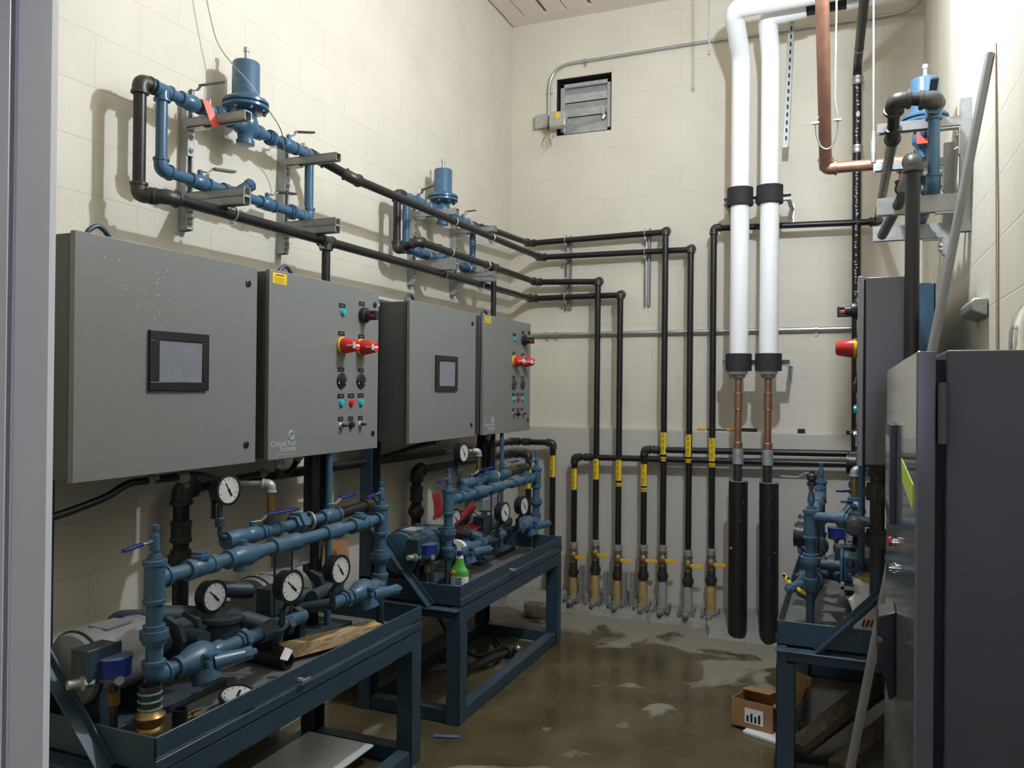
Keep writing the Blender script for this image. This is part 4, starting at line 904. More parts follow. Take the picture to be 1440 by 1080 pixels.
def front_manifold(label):
    X = -1.968; ZH = 1.133; ZL = .835; r = .0235; y0, y1 = 1.880, 3.178; m = 'blue_dusty'
    t = thing('pump_manifold', label, 'manifold', (X, 2.5, .622), 'front pump manifolds')
    seg((X, y0, ZH), (X, y1, ZH), r, t, m); seg((X, y0, ZL), (X, y0, 1.20), r * 1.05, t, m); seg((X, y1, ZL), (X, y1, 1.20), r * 1.05, t, m)
    for y, lab in ((y0, 0), (y1, 1)):
        b = MB(); b.lathe((X, y, 1.060), (0, 0, 1), [(0, .029), (.001, .035), (.012, .035), (.014, .031), (.115, .031), (.118, .036), (.132, .036), (.133, .030), (.136, .020), (.150, .018)], 22); b.cyl((X, y, ZH), (X, y + (.05 if y == y0 else -.05), ZH), .029); b.cyl((X, y + (.038 if y == y0 else -.05), ZH), (X, y + (.05 if y == y0 else -.038), ZH), .034); b.build('tee', m, t)
        union((X, y, .965), (0, 0, 1), .026, t, m, k=1.65)
        b = MB(); b.lathe((X, y, .865), (0, 0, 1), [(0, .03), (.001, .034), (.014, .034), (.015, .028)], 18); b.build('collar', m, t)
        elbow((X, y, ZL), (0, 0, 1), (0, 1 if y == y0 else -1, 0), r * 1.08, t, m, k=1.5)
        b = MB(); b.lathe((X, y, 1.20), (0, 0, 1), [(0, .012), (.02, .010), (.022, .015), (.045, .016), (.07, .012), (.072, .009), (.085, .009), (.086, .012), (.10, .012)], 12); b.cyl((X, y, 1.250), (X, y - .03, 1.250), .007, n=8); v = b.build('petcock', m, t)
        b = MB(); b.bar((X, y - .025, 1.250), (X, y - .055, 1.250), .003, .012, (1, 0, 0)); b.m = 1; b.bar((X, y - .05, 1.249), (X, y - .118, 1.240), .009, .018, (1, 0, 0)); b.build('handle', ['galv_dull', 'bluehandle'], v, bevel=.002)
    # check valves with caps, tapered tees and couplings on the header
    for y in (2.071, 3.002):
        b = MB(); b.lathe((X, y - .062, ZH), (0, 1, 0), [(0, .027), (.001, .034), (.02, .034), (.022, .028), (.04, .032), (.09, .030), (.1, .028), (.102, .032), (.124, .032), (.125, .026)], 18)
        b.cyl((X, y, ZH), (X, y, ZH + .030), .027, .026); b.lathe((X, y, ZH + .028), (0, 0, 1), [(0, .031), (.012, .031), (.013, .022), (.022, .021)], 8); b.build('check_valve', m, t)
    b = MB(); b.lathe((X, 2.19, ZH), (0, 1, 0), [(0, .027), (.001, .033), (.022, .033), (.026, .030), (.06, .038), (.11, .040), (.14, .030), (.17, .027), (.171, .024)], 20); b.cyl((X, 2.26, ZH), (X, 2.26, ZH - .05), .026); b.cyl((X, 2.27, ZH), (X, 2.27, ZH + .055), .018, .015, n=8); b.build('tee', m, t)
    for y, L in ((2.50, .15), (2.80, .11)):
        coupling((X, y, ZH), (0, 1, 0), r, t, m, L=L, k=1.42)
    # lower line: strainer, union, cross, gauges
    seg((X, y0, ZL), (X, 2.62, ZL), r, t, m); seg((X, 2.80, ZL), (X, y1, ZL), r, t, m)
    for yc in (2.065, 3.03):
        b = MB(); b.lathe((X, yc - .10, ZL), (0, 1, 0), [(0, .027), (.001, .034), (.018, .034), (.02, .028), (.05, .040), (.085, .052), (.125, .052), (.15, .040), (.16, .030), (.178, .034), (.2, .034), (.201, .026)], 20)
        b.cyl((X, yc + .01, ZL), (X + .03, yc + .01, ZL - .075), .050, .046); b.build('relief_valve', 'blue_dusty', t)
        b = MB(); b.cyl((X + .04, yc + .02, ZL - .015), (X + .085, yc + .12, ZL - .012), .030, .022); b.lathe((X + .083, yc + .115, ZL - .012), (.3, 1, 0), [(0, .024), (.03, .024), (.032, .014), (.05, .012)], 8)
        for k in range(4): b.cyl((X + .035 + .012 * (k % 2), yc - .02, ZL + .02 - .03 * (k // 2)), (X + .06 + .012 * (k % 2), yc - .02, ZL + .02 - .03 * (k // 2)), .008, n=6)
        b.cyl((X + .05, yc - .03, ZL + .022), (X + .05, yc + .045, ZL + .012), .008, n=8); b.build('relief_cap', 'blue_dusty', t)
    union((X, 2.275, ZL), (0, 1, 0), r, t, m, k=1.75); union((X, 2.90, ZL), (0, 1, 0), r, t, m, k=1.75)
    b = MB(); b.lathe((X, 2.36, ZL - .004), (0, 1, 0), [(0, .03), (.015, .034), (.05, .030), (.07, .040), (.1, .040), (.12, .028)], 8); b.cyl((X, 2.46, ZL - .01), (X, 2.46, ZL - .055), .022); b.cyl((X, 2.46, ZL), (X - .16, 2.46, ZL - .03), .024)
    b.lathe((X, 2.50, ZL - .01), (0, 1, 0), [(0, .036), (.03, .036), (.035, .02)], 6); b.build('cross', 'blue_dirty', t)
    b = MB(); b.cyl((X, 2.60, ZL), (X - .16, 2.66, ZL - .03), .024); b.lathe((X - .02, 2.585, ZL), (0, 1, 0), [(0, .036), (.03, .036)], 8); b.cyl((X, 2.80, ZL), (X - .16, 2.76, ZL - .03), .024); b.build('branch', 'blue_dirty', t)
    for y in (2.455, 2.555):
        b = MB(); b.cyl((X - .01, y, ZH - .02), (X - .01, y, ZL - .02), .0045, n=8); b.build('sensing_tube', 'fitting', t)
    gauge((X + .090, 2.425, 1.000), (1, -.08, .02), .057, t, stem=(X + .04, 2.440, .90), ang=-.75)
    b = MB(); b.tube([(X + .04, 2.44, .91), (X + .04, 2.44, .85), (X, 2.46, ZL)], .012, 8, bend=.03); b.build('gauge_riser', 'blue_dirty', t)
    gauge((X + .090, 2.728, 1.000), (1, -.08, .02), .056, t, stem=(X + .04, 2.740, .90), ang=-.95)
    b = MB(); b.tube([(X + .04, 2.74, .91), (X + .04, 2.76, .85), (X, 2.80, ZL)], .012, 8, bend=.03); b.build('gauge_riser', 'blue_dirty', t)
    # feet
    for y in (y0, y1):
        b = MB(); b.cyl((X, y, .622), (X, y, ZL - .02), .018, n=12); b.cyl((X, y, .622), (X, y, .632), .045, n=16); b.build('foot', 'blue_dirty', t)
    return t
fm1 = front_manifold('dusty blue front manifold of the nearest skid with two big gauges')

def back_manifold(label):
    X = -2.15; Z = 1.150; r = .0225; m = 'blue_dusty'
    t = thing('return_manifold', label, 'manifold', (X, 2.7, 1.15), 'rear pump manifolds')
    seg((X, 2.39, Z), (X, 3.18, Z), r, t, m)
    b = MB(); b.lathe((X, 2.385, Z), (0, 1, 0), [(0, .012), (.001, .034), (.02, .036), (.024, .030), (.05, .036), (.10, .034), (.12, .028)], 10); b.build('end_cap', m, t)
    ball_valve((X, 2.535, Z), (0, 1, 0), (0, 0, 1), r, t, m, 'galv_dull', (.35, .9, 0), .20, grip='bluehandle')
    tee((X, 2.64, Z), (0, 1, 0), (0, 0, 1), r, t, m)
    b = MB(); b.cyl((X, 2.64, Z + .045), (X, 2.64, 1.325), .016, n=12); b.build('brass_riser', 'brass_dk', t)
    elbow((X, 2.64, 1.335), (0, 0, -1), (-.6, -.3, 0), .016, t, 'galv_dull', k=1.6)
    seg((X, 2.64, 1.335), (-2.34, 2.56, 1.335), .013, t, 'galv_dull')
    # gauge on a small riser
    b = MB(); b.tube([(X, 2.40, Z + .015), (X + .01, 2.345, Z + .02), (X + .01, 2.345, Z + .09), (X + .01, 2.345, Z + .15)], .009, 10, bend=.02); b.lathe((X + .01, 2.345, Z + .06), (0, 0, 1), [(0, .010), (.001, .018), (.03, .018), (.035, .012)], 8); b.build('gauge_riser', 'blue_dirty', t)
    gauge((X + .03, 2.362, 1.345), (1, -.08, .02), .055, t, ang=-1.05)
    b = MB(); b.cyl((X + .005, 2.345, 1.29), (X + .005, 2.345, 1.22), .008, n=8); b.box(X - .012, X - .002, 2.322, 2.336, 1.24, 1.33); b.build('gauge_bracket', 'black', t)
    # big hex union with its open ring
    b = MB(); b.lathe((X, 2.775, Z), (0, 1, 0), [(0, .028), (.001, .040), (.018, .042), (.02, .054), (.058, .054), (.07, .040), (.071, .030)], 6); b.build('hex_union', m, t)
    b = MB(); b.ring((X, 2.895, Z), (.25, 1, 0), .036, .006, 24, 8); b.build('union_ring', 'galv_dull', t)
    ball_valve((X, 3.04, Z), (0, 1, 0), (0, 0, 1), r * 1.1, t, m, 'galv_dull', (.3, .9, 0), .14, grip='bluehandle')
    b = MB(); b.cyl((X, 3.10, Z + .0), (X, 3.44, Z + .012), .026, n=16); b.build('rubber_hose', 'black', t); coupling((X, 3.41, Z + .012), (0, 1, 0), .026, t, 'fitting', L=.06); union((X, 3.34, Z + .01), (0, 1, 0), .024, t, 'fitting', k=1.4)
    b = MB(); b.cyl((X - .03, 3.075, .63), (X - .03, 3.075, 1.425), .015, n=14); b.build('vertical_pipe', m, t)
    b = MB(); b.cyl((X - .1, 3.06, .63), (X - .1, 3.06, 1.425), .026, n=14); b.build('vertical_pipe', 'blackpipe', t)
    # suction casting lumps between the pumps
    b = MB(); b.cyl((-2.34, 2.18, .90), (-2.12, 2.42, .86), .040); b.cyl((-2.12, 2.42, .86), (-2.02, 2.48, .82), .034); b.lathe((-2.16, 2.38, .80), (0, 0, 1), [(0, .05), (.002, .075), (.05, .075), (.06, .088), (.075, .088), (.08, .04), (.11, .03)], 18)
    b.cyl((-2.16, 2.38, .88), (-2.16, 2.38, .93), .012, n=8); b.bar((-2.20, 2.38, .925), (-2.12, 2.38, .925), .012, .008); b.build('basket_strainer', 'blue_dirty', t)
    b = MB(); b.cyl((-2.30, 2.50, .93), (-2.12, 2.76, .88), .032); b.lathe((-2.14, 2.74, .86), (.5, 1, -.1), [(0, .04), (.03, .044), (.06, .04), (.1, .03)], 12); b.cyl((-2.14, 2.72, .88), (-2.14, 2.72, .95), .018, n=8); b.bar((-2.19, 2.72, .95), (-2.09, 2.72, .95), .014, .010)
    b.cyl((-2.05, 2.78, .86), (-2.10, 2.98, .85), .026); b.build('suction_pipe', 'blue_dirty', t)
    gauge((-2.155, 2.335, .955), (1, -.08, .02), .056, t, stem=(-2.17, 2.335, .88), ang=-.8)
    # pipework running back to the wall-side line
    b = MB(); b.tube([(-2.30, 2.18, .90), (-2.42, 2.12, .90), (-2.42, 2.12, .64)], .028, 14, bend=.05); b.build('pipe', 'blue_dirty', t)
    return t
bm1 = back_manifold('dusty blue rear manifold of the nearest skid with a brass riser and open hex union')

def actuator(label):
    x, y = -2.055, 1.812
    t = thing('flow_sensor', label, 'sensor', (x, y, .622), 'blue capped sensors on the skids')
    b = MB(); b.lathe((x, y, .868), (0, 0, 1), [(-.02, .03), (-.018, .048), (.030, .050), (.034, .052), (.040, .052), (.042, .044)], 26); b.build('blue_cap', 'bluecap', t)
    b = MB(); b.lathe((x, y, .83), (0, 0, 1), [(0, .02), (.01, .03), (.038, .036)], 20); b.cyl((x, y, .845), (x + .045, y - .02, .845), .014, n=12); b.cyl((x, y, .845), (x - .05, y - .12, .85), .014, n=12); b.lathe((x - .02, y - .06, .848), (-.3, -1, 0), [(0, .02), (.03, .022), (.034, .014)], 8); b.build('body', 'galv_dull', t)
    b = MB(); b.cyl((x, y, .622), (x, y, .835), .012, n=10); b.m = 1; b.lathe((x, y, .76), (0, 0, 1), [(0, .018), (.04, .018)], 6); b.build('stem', ['fitting', 'brass_dk'], t)
    return t
M['bluecap'] = mat('royal_blue_cap', (.02, .045, .26), .3, var=.1, dust=.8, dustcol=(.25, .25, .24))
fs1 = actuator('round blue capped sensor at the near end of the nearest skid')
parts = [(sk1, 'blue-grey steel stand of the far left pump skid, a spray bottle on it', 'blue-grey steel stand of the pump skid on the right, seen end on'),
         (pm1, 'blue-bodied motor at the near end of the far left skid', 'motor hidden deep inside the right-hand skid'),
         (pm2, 'motor at the far end of the far left skid, behind its gauges', 'motor at the near end of the right-hand skid behind the clear bag'),
         (fm1, 'dusty blue front manifold of the far left skid beside the spray bottle', 'dusty blue front manifold of the right-hand skid, gauges edge on'),
         (bm1, 'dusty blue rear manifold of the far left skid with a red cloth beneath', 'rear manifold of the right-hand skid, crossing toward the grey cabinet'),
         (fs1, 'round blue capped sensor at the near end of the far left skid', 'round blue capped sensor far back on the right-hand skid')]
TK = (-2.135, 7.11)
for src, la, lb in parts:
    dup(src, la, dy=1.968)
    if src is not sk1: dup(src, lb, turn=TK)
sk3 = stand(parts[0][2], 1); sk3.location = (TK[0] + 2.14, TK[1] - 2.545, 0); sk3.rotation_euler = (0, 0, PI)
# blue enamel on the far skid's near motor (same shape, other paint)
for o in bpy.data.objects:
    if o.get('label', '').startswith('blue-bodied motor'):
        for ch in o.children:
            if ch.name.startswith(('motor_body', 'fan_cover')): ch.data = ch.data.copy(); ch.data.materials[0] = M['blue_dusty']
            if ch.name.startswith('data_plate'): ch.data = ch.data.copy(); ch.data.materials[0] = M['paleprint']
# conduits under the cabinets
def flex(name, label, pts, r=.012):
    t = thing(name, label, 'cable', pts[0]); b = MB(); b.tube(pts, r, 10, bend=.08, seg=8); b.build('hose', 'black', t)
    for p_, q_ in ((pts[0], pts[1]), (pts[-1], pts[-2])):
        p_, q_ = V(p_), V(q_); b = MB(); b.lathe(p_, q_ - p_, [(0, r * 1.2), (.001, r * 1.7), (.02, r * 1.7), (.022, r * 1.35), (.045, r * 1.35)], 8); b.build('connector', 'galv_dull', t)
    return t
flex('flexible_conduit', 'black flexible conduit sagging under the nearest cabinet at far left', [(-2.24, 2.28, 1.395), (-2.24, 2.02, 1.400), (-2.25, 1.95, 1.36), (-2.28, 1.75, 1.31), (-2.36, 1.4, 1.30)], .013)
flex('flexible_conduit', 'black flexible conduit running right under the middle of the nearest cabinet', [(-2.24, 2.10, 1.400), (-2.26, 2.35, 1.40), (-2.36, 2.60, 1.34), (-2.40, 2.9, 1.345)], .012)
flex('flexible_conduit', 'looped black conduit below the corner of the first switch cabinet', [(-2.24, 2.80, 1.425), (-2.24, 2.79, 1.35), (-2.26, 2.86, 1.335), (-2.30, 2.98, 1.37), (-2.30, 3.02, 1.425)], .013)
flex('flexible_conduit', 'black flexible conduit under the second touchscreen cabinet', [(-2.24, 4.25, 1.41), (-2.26, 4.05, 1.40), (-2.40, 3.80, 1.33), (-2.46, 3.4, 1.32)], .013)
flex('flexible_conduit', 'short black conduit under the switch cabinet nearest the back wall', [(-2.24, 4.95, 1.425), (-2.24, 4.93, 1.34), (-2.30, 5.05, 1.30), (-2.34, 5.15, 1.34)], .013)
# long thin wire from above over the near regulator
b = MB(); b.tube([(-2.60, 2.62, 3.9), (-2.58, 2.706, 3.39), (-2.57, 2.762, 3.22), (-2.52, 2.809, 3.137), (-2.43, 2.806, 3.052), (-2.42, 2.926, 2.965), (-2.43, 3.033, 2.909), (-2.55, 3.213, 2.796), (-2.575, 3.237, 2.612)], .0028, 8, bend=.10, seg=8)
tag(b.build('control_wire', 'galv_dull'), 'thin wire trailing down over the nearest regulator to its right bracket', 'wire')

# ---- loose things on the nearest skid
b = MB(); b.bar((-2.10, 2.66, .664), (-1.925, 3.08, .672), .085, .045)
o = b.build('wooden_board', 'wood', smooth=False); tag(o, 'pale raw wooden board lying along the tray of the nearest skid', 'board')
b = MB(); d_ = V((.226, -.02, 0)).normalized(); p0 = V((-2.255, 2.62, .655)); n = 24
b.lathe(p0, d_, [(0, .026), (0, .031), (.235, .031), (.235, .026), (.02, .026)], n); tag(b.build('pipe_offcut', 'fitting'), 'short grey pipe offcut lying in front of the wooden board', 'pipe')
t = thing('bronze_valve', 'upright bronze valve with verdigris threads at the near corner of the nearest tray', 'valve', (-1.965, 1.875, .622))
x, y = -1.955, 1.855
b = MB(); b.lathe((x, y, .622), (0, 0, 1), [(0, .034), (.03, .044), (.062, .046), (.075, .038), (.078, .034)], 8); b.lathe((x, y, .700), (0, 0, 1), [(0, .036), (.014, .046), (.030, .046), (.040, .036), (.05, .032)], 24); b.build('body', 'brass_dk', t)
b = MB(); b.lathe((x, y, .745), (0, 0, 1), [(0, .033), (.012, .0325), (.074, .0325), (.074, .028), (.01, .028)], 24); b.m = 1
for z_ in (.752, .775, .798): b.ring((x, y, z_), (0, 0, 1), .0315, .0045, 24, 6)
b.build('threaded_neck', ['fitting', 'tealpaint'], t)
b = MB(); b.cyl((x - .05, y - .05, .645), (x - .02, y - .02, .650), .016, n=8); b.build('plug', 'black', t)
b = MB(); b.lathe((-1.945, 1.965, .622), (0, 0, 1), [(0, .0235), (.088, .0235), (.088, .019), (.01, .019)], 24); tag(b.build('pipe_nipple', 'blackpipe'), 'short black pipe nipple standing upright behind the bronze valve', 'pipe')
t = thing('loose_gauge', 'loose pressure gauge lying face up in the tray of the nearest skid', 'gauge', (-1.93, 2.22, .622))
gauge((-1.935, 2.215, .664), (.25, -.12, 1), .060, t, ang=.9)
b = MB(); b.lathe((-1.99, 2.10, .640), (-.2, -1, 0), [(0, .012), (.03, .012), (.03, .007), (.06, .007)], 6); b.build('stem', 'brass_dk', t)
b = MB(); b.box(-2.17, -2.10, 1.79, 1.86, .624, .664); b.box(-2.14, -2.13, 1.83, 1.89, .640, .655); tag(b.build('steel_block', 'blue_dirty', bevel=.004), 'small dark steel block at the near end of the nearest tray', 'block')
b = MB(); b.add([(-2.22, 3.08, .86), (-2.16, 3.22, .86), (-2.18, 3.23, 1.01), (-2.235, 3.12, 1.015), (-2.225, 3.08, .86), (-2.165, 3.22, .86), (-2.185, 3.23, 1.01), (-2.24, 3.12, 1.015)], [(0, 1, 2, 3), (7, 6, 5, 4), (0, 4, 5, 1), (1, 5, 6, 2), (2, 6, 7, 3), (3, 7, 4, 0)])
tag(b.build('cardboard_scrap', 'card', smooth=False), 'brown cardboard scrap propped behind the far gauge of the nearest skid', 'cardboard')
b = MB(); b.box(-2.36, -2.25, 2.90, 3.16, .93, 1.03); tag(b.build('terminal_box', 'greybox', bevel=.006), 'grey terminal box at the back of the nearest skid beside the cardboard', 'box')
b = MB(); b.add([(-1.985, 2.50, .70), (-1.965, 2.52, .69), (-1.965, 2.55, .72), (-1.985, 2.53, .735), (-1.985, 2.50, .698), (-1.965, 2.52, .688), (-1.965, 2.55, .718), (-1.985, 2.53, .733)], [(0, 1, 2, 3), (7, 6, 5, 4), (0, 4, 5, 1), (1, 5, 6, 2), (2, 6, 7, 3), (3, 7, 4, 0)])
tag(b.build('paper_tag', 'white', smooth=False), 'small white paper tag under the nearest big gauge', 'tag')

# ---- loose things on the far left skid
t = thing('spray_bottle', 'green labelled spray bottle with a white and blue trigger on the far left skid', 'bottle', (-1.905, 3.85, .622))
x, y = -1.905, 3.86
b = MB()
def oval(b, prof, sx=.052, sy=.030, n=28):
    vs = []
    for z, k in prof:
        for i in range(n): a = 2 * PI * i / n; vs.append((x + sx * k * math.cos(a), y + sy * k * math.sin(a), z))
    fs = [(i * n + j, i * n + (j + 1) % n, (i + 1) * n + (j + 1) % n, (i + 1) * n + j) for i in range(len(prof) - 1) for j in range(n)]
    fs += [tuple(range(n))[::-1], tuple(range((len(prof) - 1) * n, len(prof) * n))]; b.add(vs, fs)
oval(b, [(.622, .90), (.626, .98), (.738, 1.0)]); b.build('bottle_base', 'bottle_w', t)
b = MB(); oval(b, [(.738, 1.0), (.760, 1.0), (.772, .92), (.782, .70), (.80, .56), (.83, .40)]); b.build('green_sleeve', 'bottle_g', t)
b = MB(); oval(b, [(.83, .42), (.845, .36)]); b.build('neck', 'bottle_w', t)
b = MB(); b.cyl((x, y, .843), (x, y, .868), .0145, n=20); b.build('collar', 'bluehandle', t)
b = MB(); b.prism([(x - .012, .868), (x + .012, .868), (x + .014, .885), (x + .036, .894), (x + .030, .908), (x + .010, .922), (x - .015, .926), (x - .034, .924), (x - .034, .906), (x - .014, .896)], 'y', y - .011, y + .011); b.build('spray_head', 'bottle_w', t, bevel=.003)
b = MB(); b.prism([(x - .034, .927), (x - .050, .927), (x - .050, .902), (x - .034, .902)], 'y', y - .012, y + .012); b.tube([(x - .036, y, .905), (x - .032, y, .888), (x - .046, y, .866)], .0055, 8, bend=.01); b.build('trigger', 'bluehandle', t, bevel=.002)
b = MB(); b.sph((x - .018, y - .026, .752), .021, 16, (1, .22, .8)); b.m = 1; text_mb(b, 'ZEP', (x - .031, y - .0312, .7465), (1, 0, 0), (0, 0, 1), .014, .0006)
b.m = 2
for k in range(4): b.box(x - .012, x + .026 - .005 * (k % 2), y - .0300, y - .0275, .728 - .010 * k, .733 - .010 * k)
b.build('label_print', ['orange', 'ink', 'bluehandle'], t)
def cloth(name, label, pts, m='redcloth', th=.006):
    """draped sheet through a grid of points"""
    b = MB(); rows, cols = len(pts), len(pts[0]); vs = [V(p_) for r_ in pts for p_ in r_]; vs2 = [v - V((0.0, 0, th)) for v in vs]
    b.add(vs + vs2, [])
    o = len(b.v) - 2 * rows * cols; N_ = rows * cols
    for i in range(rows - 1):
        for j in range(cols - 1):
            a = i * cols + j; b.f.append([a, a + 1, a + cols + 1, a + cols]); b.mi.append(0); b.f.append([N_ + a + cols, N_ + a + cols + 1, N_ + a + 1, N_ + a]); b.mi.append(0)
    ed = [j for j in range(cols)] + [i * cols + cols - 1 for i in range(1, rows)] + [(rows - 1) * cols + j for j in range(cols - 2, -1, -1)] + [i * cols for i in range(rows - 2, 0, -1)]
    for k in range(len(ed)):
        a, c_ = ed[k], ed[(k + 1) % len(ed)]; b.f.append([a, N_ + a, N_ + c_, c_]); b.mi.append(0)
    ob = b.build(name, m); s_ = ob.modifiers.new('s', 'SUBSURF'); s_.levels = s_.render_levels = 2
    return tag(ob, label, 'cloth')
g = []
for i in range(5):
    row = []
    for j in range(4):
        u, v = i / 4, j / 3; yb_ = 4.27 + .27 * u; zb = .915 + .03 * u; zt_ = zb + .02 + .10 * u ** 1.4 - (.03 if i == 4 else 0)
        row.append((-2.16 + .05 * v * (1 - v) * 4 * .5 + .01 * math.sin(5 * u + 4 * v), yb_ + .01 * v, zb + (zt_ - zb) * v))
    g.append(row)
cloth('red_cloth', 'dark red cloth peak standing up between the pumps of the far left skid', g)
g = []
for i in range(6):
    u = i / 5; g.append([(-2.17 + .045 * j, 4.26 + .46 * u, .885 + .03 * u + .008 * math.sin(8 * u + j) - .008 * j) for j in range(3)])
cloth('red_cloth', 'long strip of red cloth lying over the pumps of the far left skid', g)
g = []
for i in range(5):
    g.append([(-2.17 + .02 * math.sin(j * 2.2 + i), 4.03 + .035 * j + .02 * (i / 4) + .008 * math.sin(3 * i + j), .985 + .038 * i) for j in range(4)])
cloth('red_cloth', 'bunched red cloth hanging just left of the front post of the far left skid', g)
b = MB(); b.box(-2.30, -2.16, 4.72, 4.98, .90, 1.02); tag(b.build('terminal_box', 'greybox', bevel=.008), 'pale grey terminal box behind the near gauge of the far left skid', 'box')
b = MB(); b.box(-1.925, -1.87, 5.10, 5.16, .624, .640); b.box(-1.94, -1.925, 5.13, 5.20, .624, .636); tag(b.build('yellow_clip', 'yellow', bevel=.003), 'small yellow clip in the far corner of the far left tray', 'clip')

# ---- under and around the skids
b = MB(); b.box(-2.38, -2.02, 2.75, 3.22, .073, .082); tag(b.build('plastic_sheet', 'bottle_w', bevel=.002), 'pale flat sheet lying on the bottom rails of the nearest skid', 'sheet')
t = thing('drain_valve', 'dark valve and pipe lying on the floor under the far left skid', 'valve', (-2.05, 4.6, 0))
b = MB(); b.cyl((-2.12, 4.35, .05), (-2.0, 4.72, .06), .022); b.lathe((-2.0, 4.72, .062), (.2, 1, 0), [(0, .04), (.04, .045), (.06, .03), (.09, .03)], 12); b.cyl((-2.0, 4.74, .06), (-1.93, 4.74, .09), .012); b.build('body', 'fitting', t)
b = MB(); b.sph((-1.925, 4.74, .095), .02, 12); b.build('knob', 'galv', t)
b = MB(); b.tube([(-2.2, 4.1, .5), (-2.18, 4.3, .25), (-2.1, 4.5, .08), (-2.1, 4.9, .03), (-2.25, 5.1, .03)], .012, 8, bend=.1); tag(b.build('black_hose', 'black'), 'black hose curling to the floor under the far left skid', 'hose')
t = thing('cardboard_box', 'open brown cardboard box with a white label on the floor by the right-hand skid', 'box', (-.42, 4.42, 0))
rot = Matrix.Rotation(math.radians(-14), 4, 'Z')
def P(u, v, w): q = rot @ V((u, v, w)); return (q.x - .425, q.y + 4.40, q.z)
def panel(t, name, pts, m, th=(0, 0, .004)):
    b = MB(); a = [V(p_) for p_ in pts]; c_ = [p_ + V(th) for p_ in a]; b.add(a + c_, [(0, 1, 2, 3), (7, 6, 5, 4), (0, 4, 5, 1), (1, 5, 6, 2), (2, 6, 7, 3), (3, 7, 4, 0)]); return b.build(name, m, t, smooth=False)
W_, D_, H_ = .105, .13, .135
panel(t, 'panel', [P(-W_, -D_, .02), P(W_, -D_, .02), P(W_, -D_, H_ + .02), P(-W_, -D_, H_ + .02)], 'card', (0, .004, 0)); panel(t, 'panel', [P(-W_, D_, .02), P(W_, D_, .02), P(W_, D_, H_), P(-W_, D_, H_)], 'card', (0, .004, 0))
panel(t, 'panel', [P(-W_, -D_, .02), P(-W_, D_, .02), P(-W_, D_, H_), P(-W_, -D_, H_ + .02)], 'card', (.004, 0, 0)); panel(t, 'panel', [P(W_, -D_, .02), P(W_, D_, .02), P(W_, D_, H_), P(W_, -D_, H_ + .02)], 'card_in', (.004, 0, 0))
panel(t, 'panel', [P(-W_, -D_, .018), P(W_, -D_, .018), P(W_, D_, .018), P(-W_, D_, .018)], 'card'); panel(t, 'flap', [P(W_, -D_, H_ + .02), P(W_, D_, H_ + .01), P(W_ + .09, D_ + .02, H_ + .06), P(W_ + .09, -D_, H_ - .02)], 'card_in', (0, 0, .004))
panel(t, 'flap', [P(W_ - .02, D_, H_), P(W_ + .10, D_, H_), P(W_ + .10, D_ + .05, H_ + .10), P(W_ - .02, D_ + .06, H_ + .12)], 'card_in', (0, 0, .004)); panel(t, 'flap', [P(-W_, D_, H_), P(W_ * .4, D_, H_), P(W_ * .4, D_ * .1, H_ + .02), P(-W_, D_ * .1, H_ + .02)], 'card', (0, 0, .004))
panel(t, 'label', [P(-.035, -D_ - .002, .045), P(.06, -D_ - .002, .045), P(.06, -D_ - .002, .12), P(-.035, -D_ - .002, .12)], 'white', (0, -.001, 0))
b = MB(); 
for k in range(4): q0 = P(-.025 + .02 * k, -D_ - .0042, .052); q1 = P(-.013 + .02 * k, -D_ - .0042, .052); b.add([q0, q1, (q1[0], q1[1], .085 + .012 * (k % 2)), (q0[0], q0[1], .085 + .012 * (k % 2))], [(0, 1, 2, 3)])
b.build('label_print', 'ink', t, smooth=False)
b = MB(); q = [P(-.03, -.17, .001), P(.17, -.20, .001), P(.19, .12, .001), P(0, .15, .001)]; b.add(q + [(a[0], a[1], .018) for a in q], [(0, 1, 2, 3), (7, 6, 5, 4), (0, 4, 5, 1), (1, 5, 6, 2), (2, 6, 7, 3), (3, 7, 4, 0)])
tag(b.build('foam_sheet', 'bottle_w', bevel=.003), 'dirty white foam sheet flat on the floor under the cardboard box', 'sheet')
b = MB(); b.bar((-1.90, 3.58, .004), (-1.78, 3.62, .004), .03, .003); tag(b.build('blue_strip', 'bluecap'), 'small blue strip on the floor in front of the far left skid', 'scrap')
t = thing('brick_block', 'rough wooden block on the floor against the back wall, left of the risers', 'block', (-2.3, 5.75, 0))
b = MB(); b.box(-2.28, -2.08, 5.72, 5.83, .004, .10); b.build('block', 'wood_dk', t, bevel=.006)

# ---- right-hand skid extras
for (x0, y0_, z0, x1, y1_, z1, lab) in ((-.22, 3.95, .10, .25, 4.6, .36, 'dark timber slanting up under the right-hand skid, uppermost'), (-.22, 4.05, .05, .20, 4.85, .16, 'dark timber lying under the right-hand skid, lowest'), (-.05, 3.95, .04, .30, 4.5, .20, 'dark timber under the right-hand skid nearest the cabinet')):
    b = MB(); b.bar((x0, y0_, z0), (x1, y1_, z1), .085, .04); tag(b.build('timber', 'wood_dk', smooth=False), lab, 'timber', 'timbers under the right-hand skid')
t = thing('plastic_bag', 'crumpled clear plastic bag with red print standing on the near end of the right-hand skid', 'bag', (.10, 3.70, .60))
b = MB(); rnd = random.Random(5); n = 22; prof = [(.60, .055), (.66, .065), (.72, .062), (.77, .074), (.80, .060), (.85, .068), (.875, .064)]
vs = []
for z, r_ in prof:
    for k in range(n): a = 2 * PI * k / n; rr = r_ * (1 + .13 * math.sin(3 * a + z * 40) + rnd.uniform(-.07, .07)); vs.append((.085 + rr * 1.15 * math.cos(a), 3.90 + rr * .8 * math.sin(a), z + .04))
